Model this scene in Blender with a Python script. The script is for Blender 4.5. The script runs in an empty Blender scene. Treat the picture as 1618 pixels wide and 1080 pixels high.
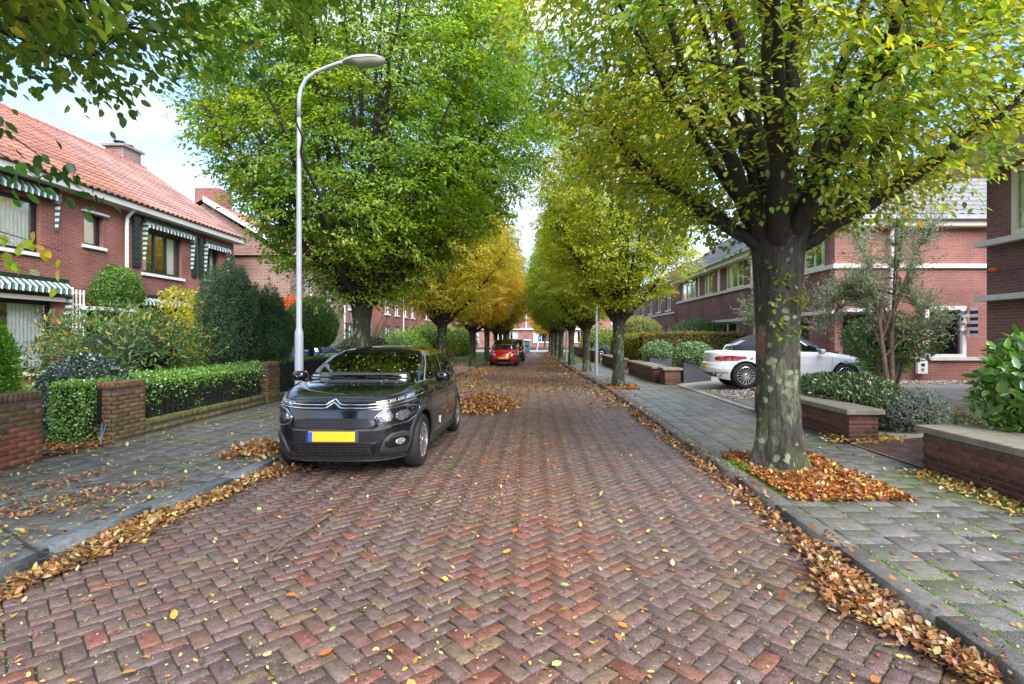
import bpy, math, random
import numpy as np
from mathutils import Matrix, Vector
R = math.radians
random.seed(7); rng = np.random.default_rng(11)
S = bpy.context.scene; C = S.collection
# ---------------------------------------------------------------- camera, sky, sun, exposure
FP = 870.0
def px(x, y, Y):                      # where a ray of the photograph meets distance Y
    return ((x-843)*Y/FP, Y, 1.6-(y-532)*Y/FP)
cam = bpy.data.cameras.new('camera'); co = bpy.data.objects.new('camera', cam); C.objects.link(co)
co.location = (0, 0, 1.6); co.rotation_euler = (R(90), 0, 0)
cam.sensor_width = 36; cam.lens = 36*FP/1618; cam.shift_x = (809-843)/1618; cam.shift_y = -(540-532)/1618
cam.clip_start = .05; cam.clip_end = 1500; S.camera = co
SUN_EL, SUN_AZ = 42, 150              # azimuth clockwise from +Y
w = bpy.data.worlds.new('World'); S.world = w; w.use_nodes = True
nt = w.node_tree; nt.nodes.clear()
def N(t, typ, **k):
    n = t.nodes.new(typ)
    for a, b in k.items(): setattr(n, a, b)
    return n
sky = N(nt, 'ShaderNodeTexSky', sky_type='NISHITA', sun_disc=False, sun_elevation=R(SUN_EL), sun_rotation=R(SUN_AZ), air_density=1.0, dust_density=.8, ozone_density=2.0)
tc = N(nt, 'ShaderNodeTexCoord'); mp = N(nt, 'ShaderNodeMapping'); mp.inputs['Scale'].default_value = (1, 1, 2.6)
nz = N(nt, 'ShaderNodeTexNoise'); nz.inputs['Scale'].default_value = 2.1; nz.inputs['Detail'].default_value = 9; nz.inputs['Roughness'].default_value = .55
rp = N(nt, 'ShaderNodeValToRGB'); rp.color_ramp.elements[0].position = .43; rp.color_ramp.elements[1].position = .62
mx = N(nt, 'ShaderNodeMix', data_type='RGBA'); mx.inputs[7].default_value = (3.3, 3.4, 3.6, 1)
bg = N(nt, 'ShaderNodeBackground'); bg.inputs[1].default_value = .15
ou = N(nt, 'ShaderNodeOutputWorld')
L = nt.links.new
L(tc.outputs['Generated'], mp.inputs[0]); L(mp.outputs[0], nz.inputs[0]); L(nz.outputs[0], rp.inputs[0]); L(rp.outputs[0], mx.inputs[0])
tn = N(nt, 'ShaderNodeMix', data_type='RGBA', blend_type='MULTIPLY'); tn.inputs[0].default_value = 1; tn.inputs[7].default_value = (.86, .87, 1, 1); L(sky.outputs[0], tn.inputs[6]); L(tn.outputs[2], mx.inputs[6]); L(mx.outputs[2], bg.inputs[0]); L(bg.outputs[0], ou.inputs[0])
sl = bpy.data.lights.new('sun', 'SUN'); sl.energy = 2.3; sl.angle = R(48); sl.color = (1, .95, .87)
so = bpy.data.objects.new('sun', sl); C.objects.link(so)
az, el = R(SUN_AZ), R(SUN_EL)
sd = Vector((math.sin(az)*math.cos(el), math.cos(az)*math.cos(el), math.sin(el)))
so.rotation_euler = (-sd).to_track_quat('-Z', 'Y').to_euler(); so.location = (5, -8, 20)
S.view_settings.view_transform = 'Standard'; S.view_settings.look = 'None'; S.view_settings.gamma = 1; S.view_settings.exposure = 1.68
S.cycles.max_bounces = 8; S.cycles.transparent_max_bounces = 16; S.cycles.use_denoising = True
# ---------------------------------------------------------------- helpers
def tag(o, label=None, cat=None, group=None, kind=None):
    if label: o['label'] = label
    if cat: o['category'] = cat
    if group: o['group'] = group
    if kind: o['kind'] = kind
    return o
def empty(name, loc=(0, 0, 0), rz=0):
    o = bpy.data.objects.new(name, None); C.objects.link(o); o.location = loc; o.rotation_euler = (0, 0, rz); o.empty_display_size = .2
    return o
def link(name, me, parent=None, world=True):
    o = bpy.data.objects.new(name, me); C.objects.link(o)
    if parent is not None:
        o.parent = parent
        if world:
            p = parent; v = Vector((0, 0, 0))
            while p is not None: v += p.location; v += p.matrix_parent_inverse.translation; p = p.parent
            o.matrix_parent_inverse = Matrix.Translation(-v)
    return o
def obj(name, V, F, mat, parent=None, col=None, smooth=False, uv=False, world=True, kind=None):
    V = np.asarray(V, dtype=np.float32); me = bpy.data.meshes.new(name)
    if isinstance(F, np.ndarray):
        m, k = F.shape
        me.vertices.add(len(V)); me.vertices.foreach_set('co', V.ravel())
        me.loops.add(m*k); me.loops.foreach_set('vertex_index', F.astype(np.int32).ravel())
        me.polygons.add(m); me.polygons.foreach_set('loop_start', np.arange(0, m*k, k, dtype=np.int32))
        me.update(calc_edges=True)
    else:
        me.from_pydata([tuple(v) for v in V.tolist()], [], F)
    if smooth: me.polygons.foreach_set('use_smooth', np.ones(len(me.polygons), dtype=bool))
    me.materials.append(mat)
    c = np.ones((len(V), 4), dtype=np.float32)
    if col is not None: c[:, :3] = col
    a = me.color_attributes.new('Col', 'FLOAT_COLOR', 'POINT'); a.data.foreach_set('color', c.ravel())
    if uv:
        ul = me.uv_layers.new(name='UV'); me.update()
        nl = len(me.loops); vi = np.empty(nl, dtype=np.int32); me.loops.foreach_get('vertex_index', vi)
        pn = np.empty(len(me.polygons)*3, dtype=np.float32); me.polygons.foreach_get('normal', pn); pn = np.abs(pn.reshape(-1, 3))
        lt = np.empty(len(me.polygons), dtype=np.int32); me.polygons.foreach_get('loop_total', lt); pi = np.repeat(np.arange(len(lt)), lt)
        ax = pn.argmax(1)[pi]; P = V[vi]
        U = np.where(ax == 0, P[:, 1], P[:, 0]); W = np.where(ax == 2, P[:, 1], P[:, 2])
        ul.data.foreach_set('uv', np.stack([U, W], 1).astype(np.float32).ravel())
    me.validate(); 
    o = link(name, me, parent, world)
    if kind: o['kind'] = kind
    return o
class MB:
    def __init__(s): s.V = []; s.F = []; s.C = []
    def add(s, vs, fs, c=(1, 1, 1)):
        b = len(s.V); s.V += [tuple(v) for v in vs]; s.F += [tuple(i+b for i in f) for f in fs]; s.C += [c]*len(vs)
    def box(s, x0, x1, y0, y1, z0, z1, c=(1, 1, 1)):
        x0, x1 = min(x0, x1), max(x0, x1); y0, y1 = min(y0, y1), max(y0, y1); z0, z1 = min(z0, z1), max(z0, z1)
        s.add([(x0,y0,z0),(x1,y0,z0),(x1,y1,z0),(x0,y1,z0),(x0,y0,z1),(x1,y0,z1),(x1,y1,z1),(x0,y1,z1)],
              [(0,3,2,1),(4,5,6,7),(0,1,5,4),(1,2,6,5),(2,3,7,6),(3,0,4,7)], c)
    def tube(s, pts, rad, n=8, c=(1, 1, 1), cap=True):
        V, F = tube_np(pts, rad, n); b = len(s.V)
        s.V += [tuple(v) for v in V.tolist()]; s.F += [tuple(int(i)+b for i in f) for f in F]; s.C += [c]*len(V)
        if cap:
            s.F.append(tuple(b+i for i in range(n))[::-1]); s.F.append(tuple(b+len(V)-n+i for i in range(n)))
    def lathe(s, prof, n, M, c=(1, 1, 1)):     # profile (r, h) about local z, placed by matrix M
        b = len(s.V)
        for r, h in prof:
            for i in range(n):
                a = 2*math.pi*i/n; v = M @ Vector((r*math.cos(a), r*math.sin(a), h)); s.V.append(tuple(v)); s.C.append(c)
        for j in range(len(prof)-1):
            for i in range(n):
                k = (i+1) % n; s.F.append((b+j*n+i, b+j*n+k, b+(j+1)*n+k, b+(j+1)*n+i))
    def prism(s, poly, z0, z1, c=(1, 1, 1)):
        n = len(poly); s.add([(x, y, z0) for x, y in poly]+[(x, y, z1) for x, y in poly],
            [tuple(range(n))[::-1], tuple(range(n, 2*n))]+[(i, (i+1) % n, n+(i+1) % n, n+i) for i in range(n)], c)
    def build(s, name, mat, parent=None, uv=False, smooth=False, world=True, kind=None):
        return obj(name, np.array(s.V), s.F, mat, parent, np.array(s.C), smooth, uv, world, kind)
def tube_np(pts, rad, n=5):
    P = np.asarray(pts, float); m = len(P); rad = np.broadcast_to(np.asarray(rad, float), (m,))
    T = np.gradient(P, axis=0); T /= np.linalg.norm(T, axis=1, keepdims=True)+1e-9
    ref = np.array([0.13, .31, 1.0]) if abs(T[0, 2]) < .8 else np.array([1.0, .2, 0.1])
    A = np.cross(T, ref); A /= np.linalg.norm(A, axis=1, keepdims=True)+1e-9
    for i in range(1, m):              # keep the frame from twisting
        A[i] = A[i-1]-T[i]*np.dot(A[i-1], T[i]); A[i] /= np.linalg.norm(A[i])+1e-9
    B = np.cross(T, A); t = np.arange(n)*2*np.pi/n
    V = (P[:, None]+rad[:, None, None]*(np.cos(t)[None, :, None]*A[:, None]+np.sin(t)[None, :, None]*B[:, None])).reshape(-1, 3)
    i = np.arange(n); k = (i+1) % n; F = []
    for j in range(m-1): F.append(np.stack([j*n+i, j*n+k, (j+1)*n+k, (j+1)*n+i], 1))
    return V, np.concatenate(F)
def merge(parts):
    Vs, Fs, o = [], [], 0
    for V, F in parts: Vs.append(V); Fs.append(F+o); o += len(V)
    return np.concatenate(Vs), np.concatenate(Fs)
def copy_tree(o, parent=None):
    c = o.copy(); C.objects.link(c); c.parent = parent
    for ch in KIDS.get(o.name, []): copy_tree(ch, c)
    return c
KIDS = {}
def index_kids():
    KIDS.clear()
    for o in bpy.data.objects:
        if o.parent: KIDS.setdefault(o.parent.name, []).append(o)
def interp(x, pts):
    return np.interp(x, [p[0] for p in pts], [p[1] for p in pts])
# ---------------------------------------------------------------- materials
def mat(name, col=(.5, .5, .5), rough=.6, spec=.5, metal=0, var=0, vscale=5, bump=0, bscale=40, use_col=False, coat=0, emit=None, col2=None, detail=6, wet=0):
    m = bpy.data.materials.new(name); m.use_nodes = True; t = m.node_tree; p = t.nodes['Principled BSDF']
    p.inputs['Base Color'].default_value = (*col, 1); p.inputs['Roughness'].default_value = rough
    p.inputs['Specular IOR Level'].default_value = spec; p.inputs['Metallic'].default_value = metal
    if coat: p.inputs['Coat Weight'].default_value = coat; p.inputs['Coat Roughness'].default_value = .03
    k = t.links.new; cur = None
    tcn = N(t, 'ShaderNodeTexCoord')
    if var or col2 is not None:
        n = N(t, 'ShaderNodeTexNoise'); n.inputs['Scale'].default_value = vscale; n.inputs['Detail'].default_value = detail; n.inputs['Roughness'].default_value = .6
        k(tcn.outputs['Object'], n.inputs[0])
        r = N(t, 'ShaderNodeValToRGB'); r.color_ramp.elements[0].position = .3; r.color_ramp.elements[1].position = .7
        c2 = col2 if col2 is not None else tuple(min(1, c*(1+var)) for c in col); c1 = col if col2 is not None else tuple(c*(1-var) for c in col)
        r.color_ramp.elements[0].color = (*c1, 1); r.color_ramp.elements[1].color = (*c2, 1); k(n.outputs[0], r.inputs[0]); cur = r.outputs[0]
        if wet:
            mr = N(t, 'ShaderNodeMapRange'); mr.inputs[3].default_value = max(.05, rough-wet); mr.inputs[4].default_value = min(1, rough+wet); mr.inputs[1].default_value = .35; mr.inputs[2].default_value = .65
            k(n.outputs[0], mr.inputs[0]); k(mr.outputs[0], p.inputs['Roughness'])
    if use_col:
        a = N(t, 'ShaderNodeAttribute', attribute_name='Col'); oi = N(t, 'ShaderNodeObjectInfo')
        m1 = N(t, 'ShaderNodeMix', data_type='RGBA', blend_type='MULTIPLY'); m1.inputs[0].default_value = 1
        k(a.outputs[0], m1.inputs[6]); k(oi.outputs['Color'], m1.inputs[7]); o = m1.outputs[2]
        if cur is not None:
            m2 = N(t, 'ShaderNodeMix', data_type='RGBA', blend_type='MULTIPLY'); m2.inputs[0].default_value = 1
            k(cur, m2.inputs[6]); k(o, m2.inputs[7]); o = m2.outputs[2]
        cur = o
    if cur is not None: k(cur, p.inputs['Base Color'])
    if bump:
        b = N(t, 'ShaderNodeBump'); b.inputs['Strength'].default_value = bump; b.inputs['Distance'].default_value = .02
        n2 = N(t, 'ShaderNodeTexNoise'); n2.inputs['Scale'].default_value = bscale; n2.inputs['Detail'].default_value = 8
        k(tcn.outputs['Object'], n2.inputs[0]); k(n2.outputs[0], b.inputs['Height']); k(b.outputs[0], p.inputs['Normal'])
    return m
def leaf_mat(name, trans=.45, gloss=.08, rough=.35):
    m = bpy.data.materials.new(name); m.use_nodes = True; t = m.node_tree; t.nodes.clear(); k = t.links.new
    a = N(t, 'ShaderNodeAttribute', attribute_name='Col'); oi = N(t, 'ShaderNodeObjectInfo')
    m1 = N(t, 'ShaderNodeMix', data_type='RGBA', blend_type='MULTIPLY'); m1.inputs[0].default_value = 1
    k(a.outputs[0], m1.inputs[6]); k(oi.outputs['Color'], m1.inputs[7])
    d = N(t, 'ShaderNodeBsdfDiffuse'); tr = N(t, 'ShaderNodeBsdfTranslucent'); g = N(t, 'ShaderNodeBsdfGlossy'); g.inputs['Roughness'].default_value = rough
    hs = N(t, 'ShaderNodeHueSaturation'); hs.inputs['Saturation'].default_value = 1.1; hs.inputs['Value'].default_value = 1.9
    k(m1.outputs[2], d.inputs[0]); k(m1.outputs[2], hs.inputs['Color']); k(hs.outputs[0], tr.inputs[0])
    x1 = N(t, 'ShaderNodeMixShader'); x1.inputs[0].default_value = trans; k(d.outputs[0], x1.inputs[1]); k(tr.outputs[0], x1.inputs[2])
    x2 = N(t, 'ShaderNodeMixShader'); x2.inputs[0].default_value = gloss; k(x1.outputs[0], x2.inputs[1]); k(g.outputs[0], x2.inputs[2])
    o = N(t, 'ShaderNodeOutputMaterial'); k(x2.outputs[0], o.inputs[0]); return m
def brick_mat(name, c1, c2, mortar, bump=.5, w=.22, h=.0625, ms=.011, rough=.8, stain=.35):
    m = bpy.data.materials.new(name); m.use_nodes = True; t = m.node_tree; p = t.nodes['Principled BSDF']; k = t.links.new
    u = N(t, 'ShaderNodeUVMap'); b = N(t, 'ShaderNodeTexBrick')
    b.inputs['Color1'].default_value = (*c1, 1); b.inputs['Color2'].default_value = (*c2, 1); b.inputs['Mortar'].default_value = (*mortar, 1)
    b.inputs['Scale'].default_value = 1; b.inputs['Mortar Size'].default_value = ms; b.inputs['Mortar Smooth'].default_value = .3; b.inputs['Brick Width'].default_value = w; b.inputs['Row Height'].default_value = h
    k(u.outputs[0], b.inputs['Vector'])
    n = N(t, 'ShaderNodeTexNoise'); n.inputs['Scale'].default_value = .9; n.inputs['Detail'].default_value = 8; k(u.outputs[0], n.inputs[0])
    r = N(t, 'ShaderNodeMapRange'); r.inputs[1].default_value = .3; r.inputs[2].default_value = .7; r.inputs[3].default_value = 1-stain; r.inputs[4].default_value = 1+stain*.6; k(n.outputs[0], r.inputs[0])
    v = N(t, 'ShaderNodeVectorMath', operation='SCALE'); k(b.outputs[0], v.inputs[0]); k(r.outputs[0], v.inputs['Scale']); k(v.outputs[0], p.inputs['Base Color'])
    bp = N(t, 'ShaderNodeBump', invert=True); bp.inputs['Strength'].default_value = bump; bp.inputs['Distance'].default_value = .008; k(b.outputs['Fac'], bp.inputs['Height']); k(bp.outputs[0], p.inputs['Normal'])
    p.inputs['Roughness'].default_value = rough; return m
def glass_mat(name, tint=(.7, .75, .72), refl=.22, rough=.01):
    m = bpy.data.materials.new(name); m.use_nodes = True; t = m.node_tree; t.nodes.clear(); k = t.links.new
    g = N(t, 'ShaderNodeBsdfGlossy'); g.inputs['Roughness'].default_value = rough; g.inputs[0].default_value = (.95, .97, 1, 1)
    tr = N(t, 'ShaderNodeBsdfTransparent'); tr.inputs[0].default_value = (*tint, 1)
    f = N(t, 'ShaderNodeLayerWeight'); f.inputs[0].default_value = .35; ad = N(t, 'ShaderNodeMath', operation='MULTIPLY_ADD', use_clamp=True); ad.inputs[1].default_value = .75 if 'window' not in name else .4; ad.inputs[2].default_value = refl*.45
    k(f.outputs['Fresnel'], ad.inputs[0]); x = N(t, 'ShaderNodeMixShader'); k(ad.outputs[0], x.inputs[0]); k(tr.outputs[0], x.inputs[1]); k(g.outputs[0], x.inputs[2])
    o = N(t, 'ShaderNodeOutputMaterial'); k(x.outputs[0], o.inputs[0]); return m
def bark_mat():
    m = bpy.data.materials.new('bark'); m.use_nodes = True; t = m.node_tree; p = t.nodes['Principled BSDF']; k = t.links.new
    tcn = N(t, 'ShaderNodeTexCoord'); mpn = N(t, 'ShaderNodeMapping'); mpn.inputs['Scale'].default_value = (1, 1, .18); k(tcn.outputs['Object'], mpn.inputs[0])
    n = N(t, 'ShaderNodeTexNoise'); n.inputs['Scale'].default_value = 26; n.inputs['Detail'].default_value = 9; n.inputs['Roughness'].default_value = .65; k(mpn.outputs[0], n.inputs[0])
    r = N(t, 'ShaderNodeValToRGB'); e = r.color_ramp.elements; e[0].position = .33; e[0].color = (.012, .010, .008, 1); e[1].position = .68; e[1].color = (.115, .10, .08, 1); k(n.outputs[0], r.inputs[0])
    n2 = N(t, 'ShaderNodeTexNoise'); n2.inputs['Scale'].default_value = 3.2; n2.inputs['Detail'].default_value = 10; n2.inputs['Roughness'].default_value = .65; k(tcn.outputs['Object'], n2.inputs[0])
    sx = N(t, 'ShaderNodeSeparateXYZ'); k(tcn.outputs['Object'], sx.inputs[0])
    hz = N(t, 'ShaderNodeMapRange'); hz.inputs[1].default_value = 2.5; hz.inputs[2].default_value = 1.5; hz.inputs[3].default_value = -.18; hz.inputs[4].default_value = .0; k(sx.outputs[2], hz.inputs[0])
    def mask(src, lo, hi, h=True):
        out = src
        if h:
            a = N(t, 'ShaderNodeMath', operation='ADD'); k(src, a.inputs[0]); k(hz.outputs[0], a.inputs[1]); out = a.outputs[0]
        q = N(t, 'ShaderNodeMapRange'); q.inputs[1].default_value = lo; q.inputs[2].default_value = hi; k(out, q.inputs[0]); return q.outputs[0]
    def mixc(fac, a, colr):
        x = N(t, 'ShaderNodeMix', data_type='RGBA'); k(fac, x.inputs[0]); k(a, x.inputs[6]); x.inputs[7].default_value = (*colr, 1); return x.outputs[2]
    c = mixc(mask(n2.outputs[0], .50, .62), r.outputs[0], (.06, .10, .02))       # moss
    n3 = N(t, 'ShaderNodeTexNoise'); n3.inputs['Scale'].default_value = 2.3; n3.inputs['Detail'].default_value = 12; n3.inputs['Roughness'].default_value = .75; mp3 = N(t, 'ShaderNodeMapping'); mp3.inputs['Location'].default_value = (7.3, 2.1, 4); mp3.inputs['Scale'].default_value = (1.6, 1.6, .6); k(tcn.outputs['Object'], mp3.inputs[0]); k(mp3.outputs[0], n3.inputs[0])
    c = mixc(mask(n3.outputs[0], .52, .58), c, (.19, .22, .13))                     # pale lichen crust
    n5 = N(t, 'ShaderNodeTexNoise'); n5.inputs['Scale'].default_value = 1.7; n5.inputs['Detail'].default_value = 6; mp5 = N(t, 'ShaderNodeMapping'); mp5.inputs['Location'].default_value = (1.3, 9.1, 2); k(tcn.outputs['Object'], mp5.inputs[0]); k(mp5.outputs[0], n5.inputs[0])
    c = mixc(mask(n5.outputs[0], .64, .70), c, (.30, .16, .09))                     # brown weathered patch
    vo = N(t, 'ShaderNodeTexVoronoi'); vo.inputs['Scale'].default_value = 9.5; nd = N(t, 'ShaderNodeTexNoise'); nd.inputs['Scale'].default_value = 22; nd.inputs['Detail'].default_value = 4
    k(tcn.outputs['Object'], nd.inputs[0]); vm = N(t, 'ShaderNodeVectorMath', operation='MULTIPLY_ADD'); vm.inputs[1].default_value = (.07, .07, .07); k(nd.outputs['Color'], vm.inputs[0]); k(tcn.outputs['Object'], vm.inputs[2]); k(vm.outputs[0], vo.inputs['Vector'])
    n4 = N(t, 'ShaderNodeTexNoise'); n4.inputs['Scale'].default_value = 2; k(tcn.outputs['Object'], n4.inputs[0])
    ma = N(t, 'ShaderNodeMath', operation='MULTIPLY'); q = N(t, 'ShaderNodeMapRange'); q.inputs[1].default_value = .34; q.inputs[2].default_value = .29; k(vo.outputs['Distance'], q.inputs[0]); k(q.outputs[0], ma.inputs[0]); k(mask(n4.outputs[0], .45, .5), ma.inputs[1])
    c = mixc(ma.outputs[0], c, (.30, .36, .22))                                     # lichen discs
    oi = N(t, 'ShaderNodeObjectInfo'); mm = N(t, 'ShaderNodeMix', data_type='RGBA', blend_type='MULTIPLY'); mm.inputs[0].default_value = 1; k(c, mm.inputs[6]); k(oi.outputs['Color'], mm.inputs[7])
    k(mm.outputs[2], p.inputs['Base Color']); p.inputs['Roughness'].default_value = .75
    b = N(t, 'ShaderNodeBump'); b.inputs['Strength'].default_value = .9; b.inputs['Distance'].default_value = .03; k(n.outputs[0], b.inputs['Height']); k(b.outputs[0], p.inputs['Normal'])
    return m
def moss_tile_mat(name, c1, c2, moss, lo, hi, rough, wet):
    m = mat(name, c1, rough, col2=c2, vscale=90, bump=.5, bscale=110, use_col=True)
    t = m.node_tree; p = t.nodes['Principled BSDF']; k = t.links.new
    src = p.inputs['Base Color'].links[0].from_socket
    g = N(t, 'ShaderNodeNewGeometry'); n = N(t, 'ShaderNodeTexNoise'); n.inputs['Scale'].default_value = .8; n.inputs['Detail'].default_value = 10; n.inputs['Roughness'].default_value = .68; k(g.outputs['Position'], n.inputs[0])
    q = N(t, 'ShaderNodeMapRange'); q.inputs[1].default_value = lo; q.inputs[2].default_value = hi; k(n.outputs[0], q.inputs[0]); q.inputs[4].default_value = .85
    nd_ = N(t, 'ShaderNodeTexNoise'); nd_.inputs['Scale'].default_value = 17; nd_.inputs['Detail'].default_value = 10; nd_.inputs['Roughness'].default_value = .75; k(g.outputs['Position'], nd_.inputs[0]); qd = N(t, 'ShaderNodeMapRange'); qd.inputs[1].default_value = .36; qd.inputs[2].default_value = .62; qd.inputs[3].default_value = .55; qd.inputs[4].default_value = 1.12; k(nd_.outputs[0], qd.inputs[0]); vs_ = N(t, 'ShaderNodeVectorMath', operation='SCALE'); k(src, vs_.inputs[0]); k(qd.outputs[0], vs_.inputs['Scale']); src = vs_.outputs[0]
    x = N(t, 'ShaderNodeMix', data_type='RGBA'); k(q.outputs[0], x.inputs[0]); k(src, x.inputs[6]); x.inputs[7].default_value = (*moss, 1); k(x.outputs[2], p.inputs['Base Color'])
    n2 = N(t, 'ShaderNodeTexNoise'); n2.inputs['Scale'].default_value = 1.3; n2.inputs['Detail'].default_value = 6; k(g.outputs['Position'], n2.inputs[0])
    r = N(t, 'ShaderNodeMapRange'); r.inputs[1].default_value = .35; r.inputs[2].default_value = .65; r.inputs[3].default_value = rough-wet; r.inputs[4].default_value = rough+wet; k(n2.outputs[0], r.inputs[0]); k(r.outputs[0], p.inputs['Roughness'])
    return m
M = dict(
    ground=mat('ground_soil', (.05, .045, .03), .9, var=.4, vscale=2, bump=.4), 
    joint=mat('joint_dirt', (.035, .03, .022), .85, col2=(.06, .085, .02), vscale=1.6, bump=.6, bscale=80),
    jointm=mat('joint_moss', (.035, .04, .022), .85, col2=(.13, .22, .02), vscale=1.2, bump=.6, bscale=80),
    paver=moss_tile_mat('paver_brick', (.75, .75, .75), (1.15, 1.15, 1.15), (.10, .10, .03), .66, .78, .27, .11),
    slab=moss_tile_mat('paving_slab', (.5, .5, .5), (1.5, 1.5, 1.5), (.10, .15, .03), .50, .66, .42, .14),
    lslab=moss_tile_mat('wet_slab', (.55, .55, .55), (1.4, 1.4, 1.4), (.085, .12, .022), .50, .68, .36, .16),
    kerb=moss_tile_mat('kerb_stone', (.75, .75, .75), (1.15, 1.15, 1.15), (.10, .12, .05), .66, .82, .5, .12),
    leaf=leaf_mat('leaf', .48, .05), dry=leaf_mat('fallen_leaf', .12, .07, .4), gloss=leaf_mat('glossy_leaf', .25, .14, .3), needle=leaf_mat('needle', .1, .03, .6),
    bark=bark_mat(), twig=mat('twig_bark', (.045, .036, .028), .8, var=.4, vscale=20), stem=mat('shrub_stem', (.16, .11, .075), .8, var=.4, vscale=14, bump=.4),
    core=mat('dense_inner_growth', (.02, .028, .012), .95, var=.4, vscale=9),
    brickL=brick_mat('red_house_brick', (.33, .085, .056), (.21, .06, .043), (.26, .18, .15)),
    brickL2=brick_mat('brown_house_brick', (.27, .12, .085), (.18, .085, .065), (.36, .31, .27)),
    brickR=brick_mat('pink_house_brick', (.34, .11, .08), (.25, .08, .062), (.30, .20, .17)),
    brickRd=brick_mat('purple_house_brick', (.25, .085, .075), (.17, .062, .057), (.20, .145, .13)),
    chim=brick_mat('chimney_brick', (.21, .10, .075), (.12, .075, .065), (.36, .34, .32)),
    wallbrick=mat('garden_brick', (.7, .7, .7), .75, col2=(1.2, 1.2, 1.2), vscale=40, bump=.4, bscale=90, use_col=True),
    mortar=mat('mortar', (.12, .10, .08), .9, var=.4, vscale=20, bump=.3),
    cap=mat('concrete_cap', (.30, .27, .22), .75, col2=(.17, .155, .12), vscale=7, bump=.3, bscale=70),
    white=mat('white_paint', (.78, .78, .76), .45, var=.05, vscale=3), cream=mat('cream_paint', (.74, .70, .56), .45, var=.05, vscale=3),
    dgreen=mat('dark_green_paint', (.012, .035, .028), .35), black=mat('black_paint', (.012, .013, .014), .5, var=.3, vscale=12), fence=mat('tarred_wood', (.014, .014, .015), .65, var=.5, vscale=30, bump=.3),
    stone=mat('stone_band', (.62, .61, .57), .7, var=.12, vscale=6), gutter=mat('zinc_gutter', (.33, .35, .36), .4, metal=.4, var=.15, vscale=5), gwhite=mat('gutter_board', (.60, .60, .54), .55, var=.08, vscale=2),
    tile=mat('clay_tile', (.9, .9, .9), .55, col2=(1.1, 1.1, 1.1), vscale=12, use_col=True), gtile=mat('concrete_tile', (.8, .8, .8), .55, col2=(1.15, 1.15, 1.15), vscale=12, use_col=True),
    fabric=mat('awning_fabric', (1, 1, 1), .85, use_col=True, bump=.2, bscale=60), plain=mat('painted', (1, 1, 1), .5, use_col=True),
    glass=glass_mat('window_glass', (.95, .97, .97), .06), carglass=glass_mat('car_glass', (.42, .5, .46), .2), lens=glass_mat('lamp_lens', (.9, .9, .9), .3),
    room=mat('dark_room', (.035, .03, .027), .9, var=.5, vscale=1.5), curtain=mat('net_curtain', (.85, .86, .87), .9, var=.12, vscale=2),
    pole=mat('galvanised_pole', (.40, .44, .48), .45, metal=.15, var=.1, vscale=3), lampu=mat('lamp_bowl', (.36, .36, .30), .2, spec=.6),
    carblack=mat('black_car_paint', (.005, .006, .010), .14, spec=.4, coat=1), carred=mat('red_car_paint', (.60, .010, .015), .2, coat=1), carwhite=mat('white_car_paint', (.80, .81, .82), .2, coat=1), carblue=mat('blue_car_paint', (.03, .08, .19), .2, coat=1), cargrey=mat('silver_car_paint', (.33, .35, .37), .25, coat=1),
    plastic=mat('dark_plastic', (.035, .036, .038), .5, bump=.1, bscale=300), grille=mat('grille_black', (.008, .008, .009), .35), tyre=mat('tyre_rubber', (.018, .018, .018), .75, bump=.2, bscale=60), alloy=mat('alloy', (.62, .63, .65), .22, metal=.9), chrome=mat('chrome', (.85, .86, .88), .08, metal=1),
    lampw=mat('lamp_reflector', (.75, .77, .8), .12, metal=.8), lampr=mat('red_lamp', (.32, .006, .006), .12, coat=1), orange=mat('orange_lens', (.7, .13, .02), .3), plate=mat('yellow_plate', (.80, .47, .015), .4), plateb=mat('plate_blue_band', (.03, .08, .5), .4), seat=mat('seat_cloth', (.03, .03, .032), .9), soft=mat('soft_top', (.035, .04, .05), .85, bump=.3, bscale=200),
    planter=mat('planter_grey', (.055, .062, .075), .5, var=.15, vscale=3), gravel=mat('gravel_bed', (.36, .32, .26), .85, col2=(.2, .17, .13), vscale=40, bump=.8, bscale=50), drive=mat('drive_paving', (.42, .39, .34), .6, col2=(.3, .28, .24), vscale=3, bump=.3, bscale=60),
    blue=mat('light_blue_plastic', (.10, .42, .60), .4), signblue=mat('sign_blue', (.02, .12, .50), .4), cable=mat('blue_cable', (.10, .25, .35), .5), asphalt=mat('pale_road', (.33, .33, .33), .5, var=.12, vscale=.5), roofflat=mat('flat_roof', (.2, .2, .21), .7),
)
def lighten(): pass
# ---------------------------------------------------------------- leaves
def leaves(P, A, Nn, size, col, wid=.5, fold=.25, six=False, curl=0.0):
    n = len(P); size = np.broadcast_to(np.asarray(size, float), (n,))[:, None]
    A = A/(np.linalg.norm(A, axis=1, keepdims=True)+1e-9); B = np.cross(Nn, A); B /= np.linalg.norm(B, axis=1, keepdims=True)+1e-9; U = np.cross(A, B)
    if not six:
        t = [(0, 0, 0), (.45, -wid*.5, fold*.3), (1, 0, -curl), (.45, wid*.5, fold*.3)]; f = np.array([[0, 1, 2], [0, 2, 3]])
    else:
        t = [(0, 0, 0), (.28, -wid*.45, fold*.25), (.68, -wid*.4, fold*.2-curl*.5), (1, 0, -curl), (.68, wid*.4, fold*.2-curl*.5), (.28, wid*.45, fold*.25)]
        f = np.array([[0, 1, 2], [0, 2, 3], [0, 3, 4], [0, 4, 5]])
    k = len(t); V = np.stack([P+size*(a*A+b*B+c*U) for a, b, c in t], 1).reshape(-1, 3)
    F = (f[None]+(np.arange(n)*k)[:, None, None]).reshape(-1, 3)
    return V, F, np.repeat(col, k, axis=0)
def unit(n): v = rng.normal(size=(n, 3)); return v/np.linalg.norm(v, axis=1, keepdims=True)
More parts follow.
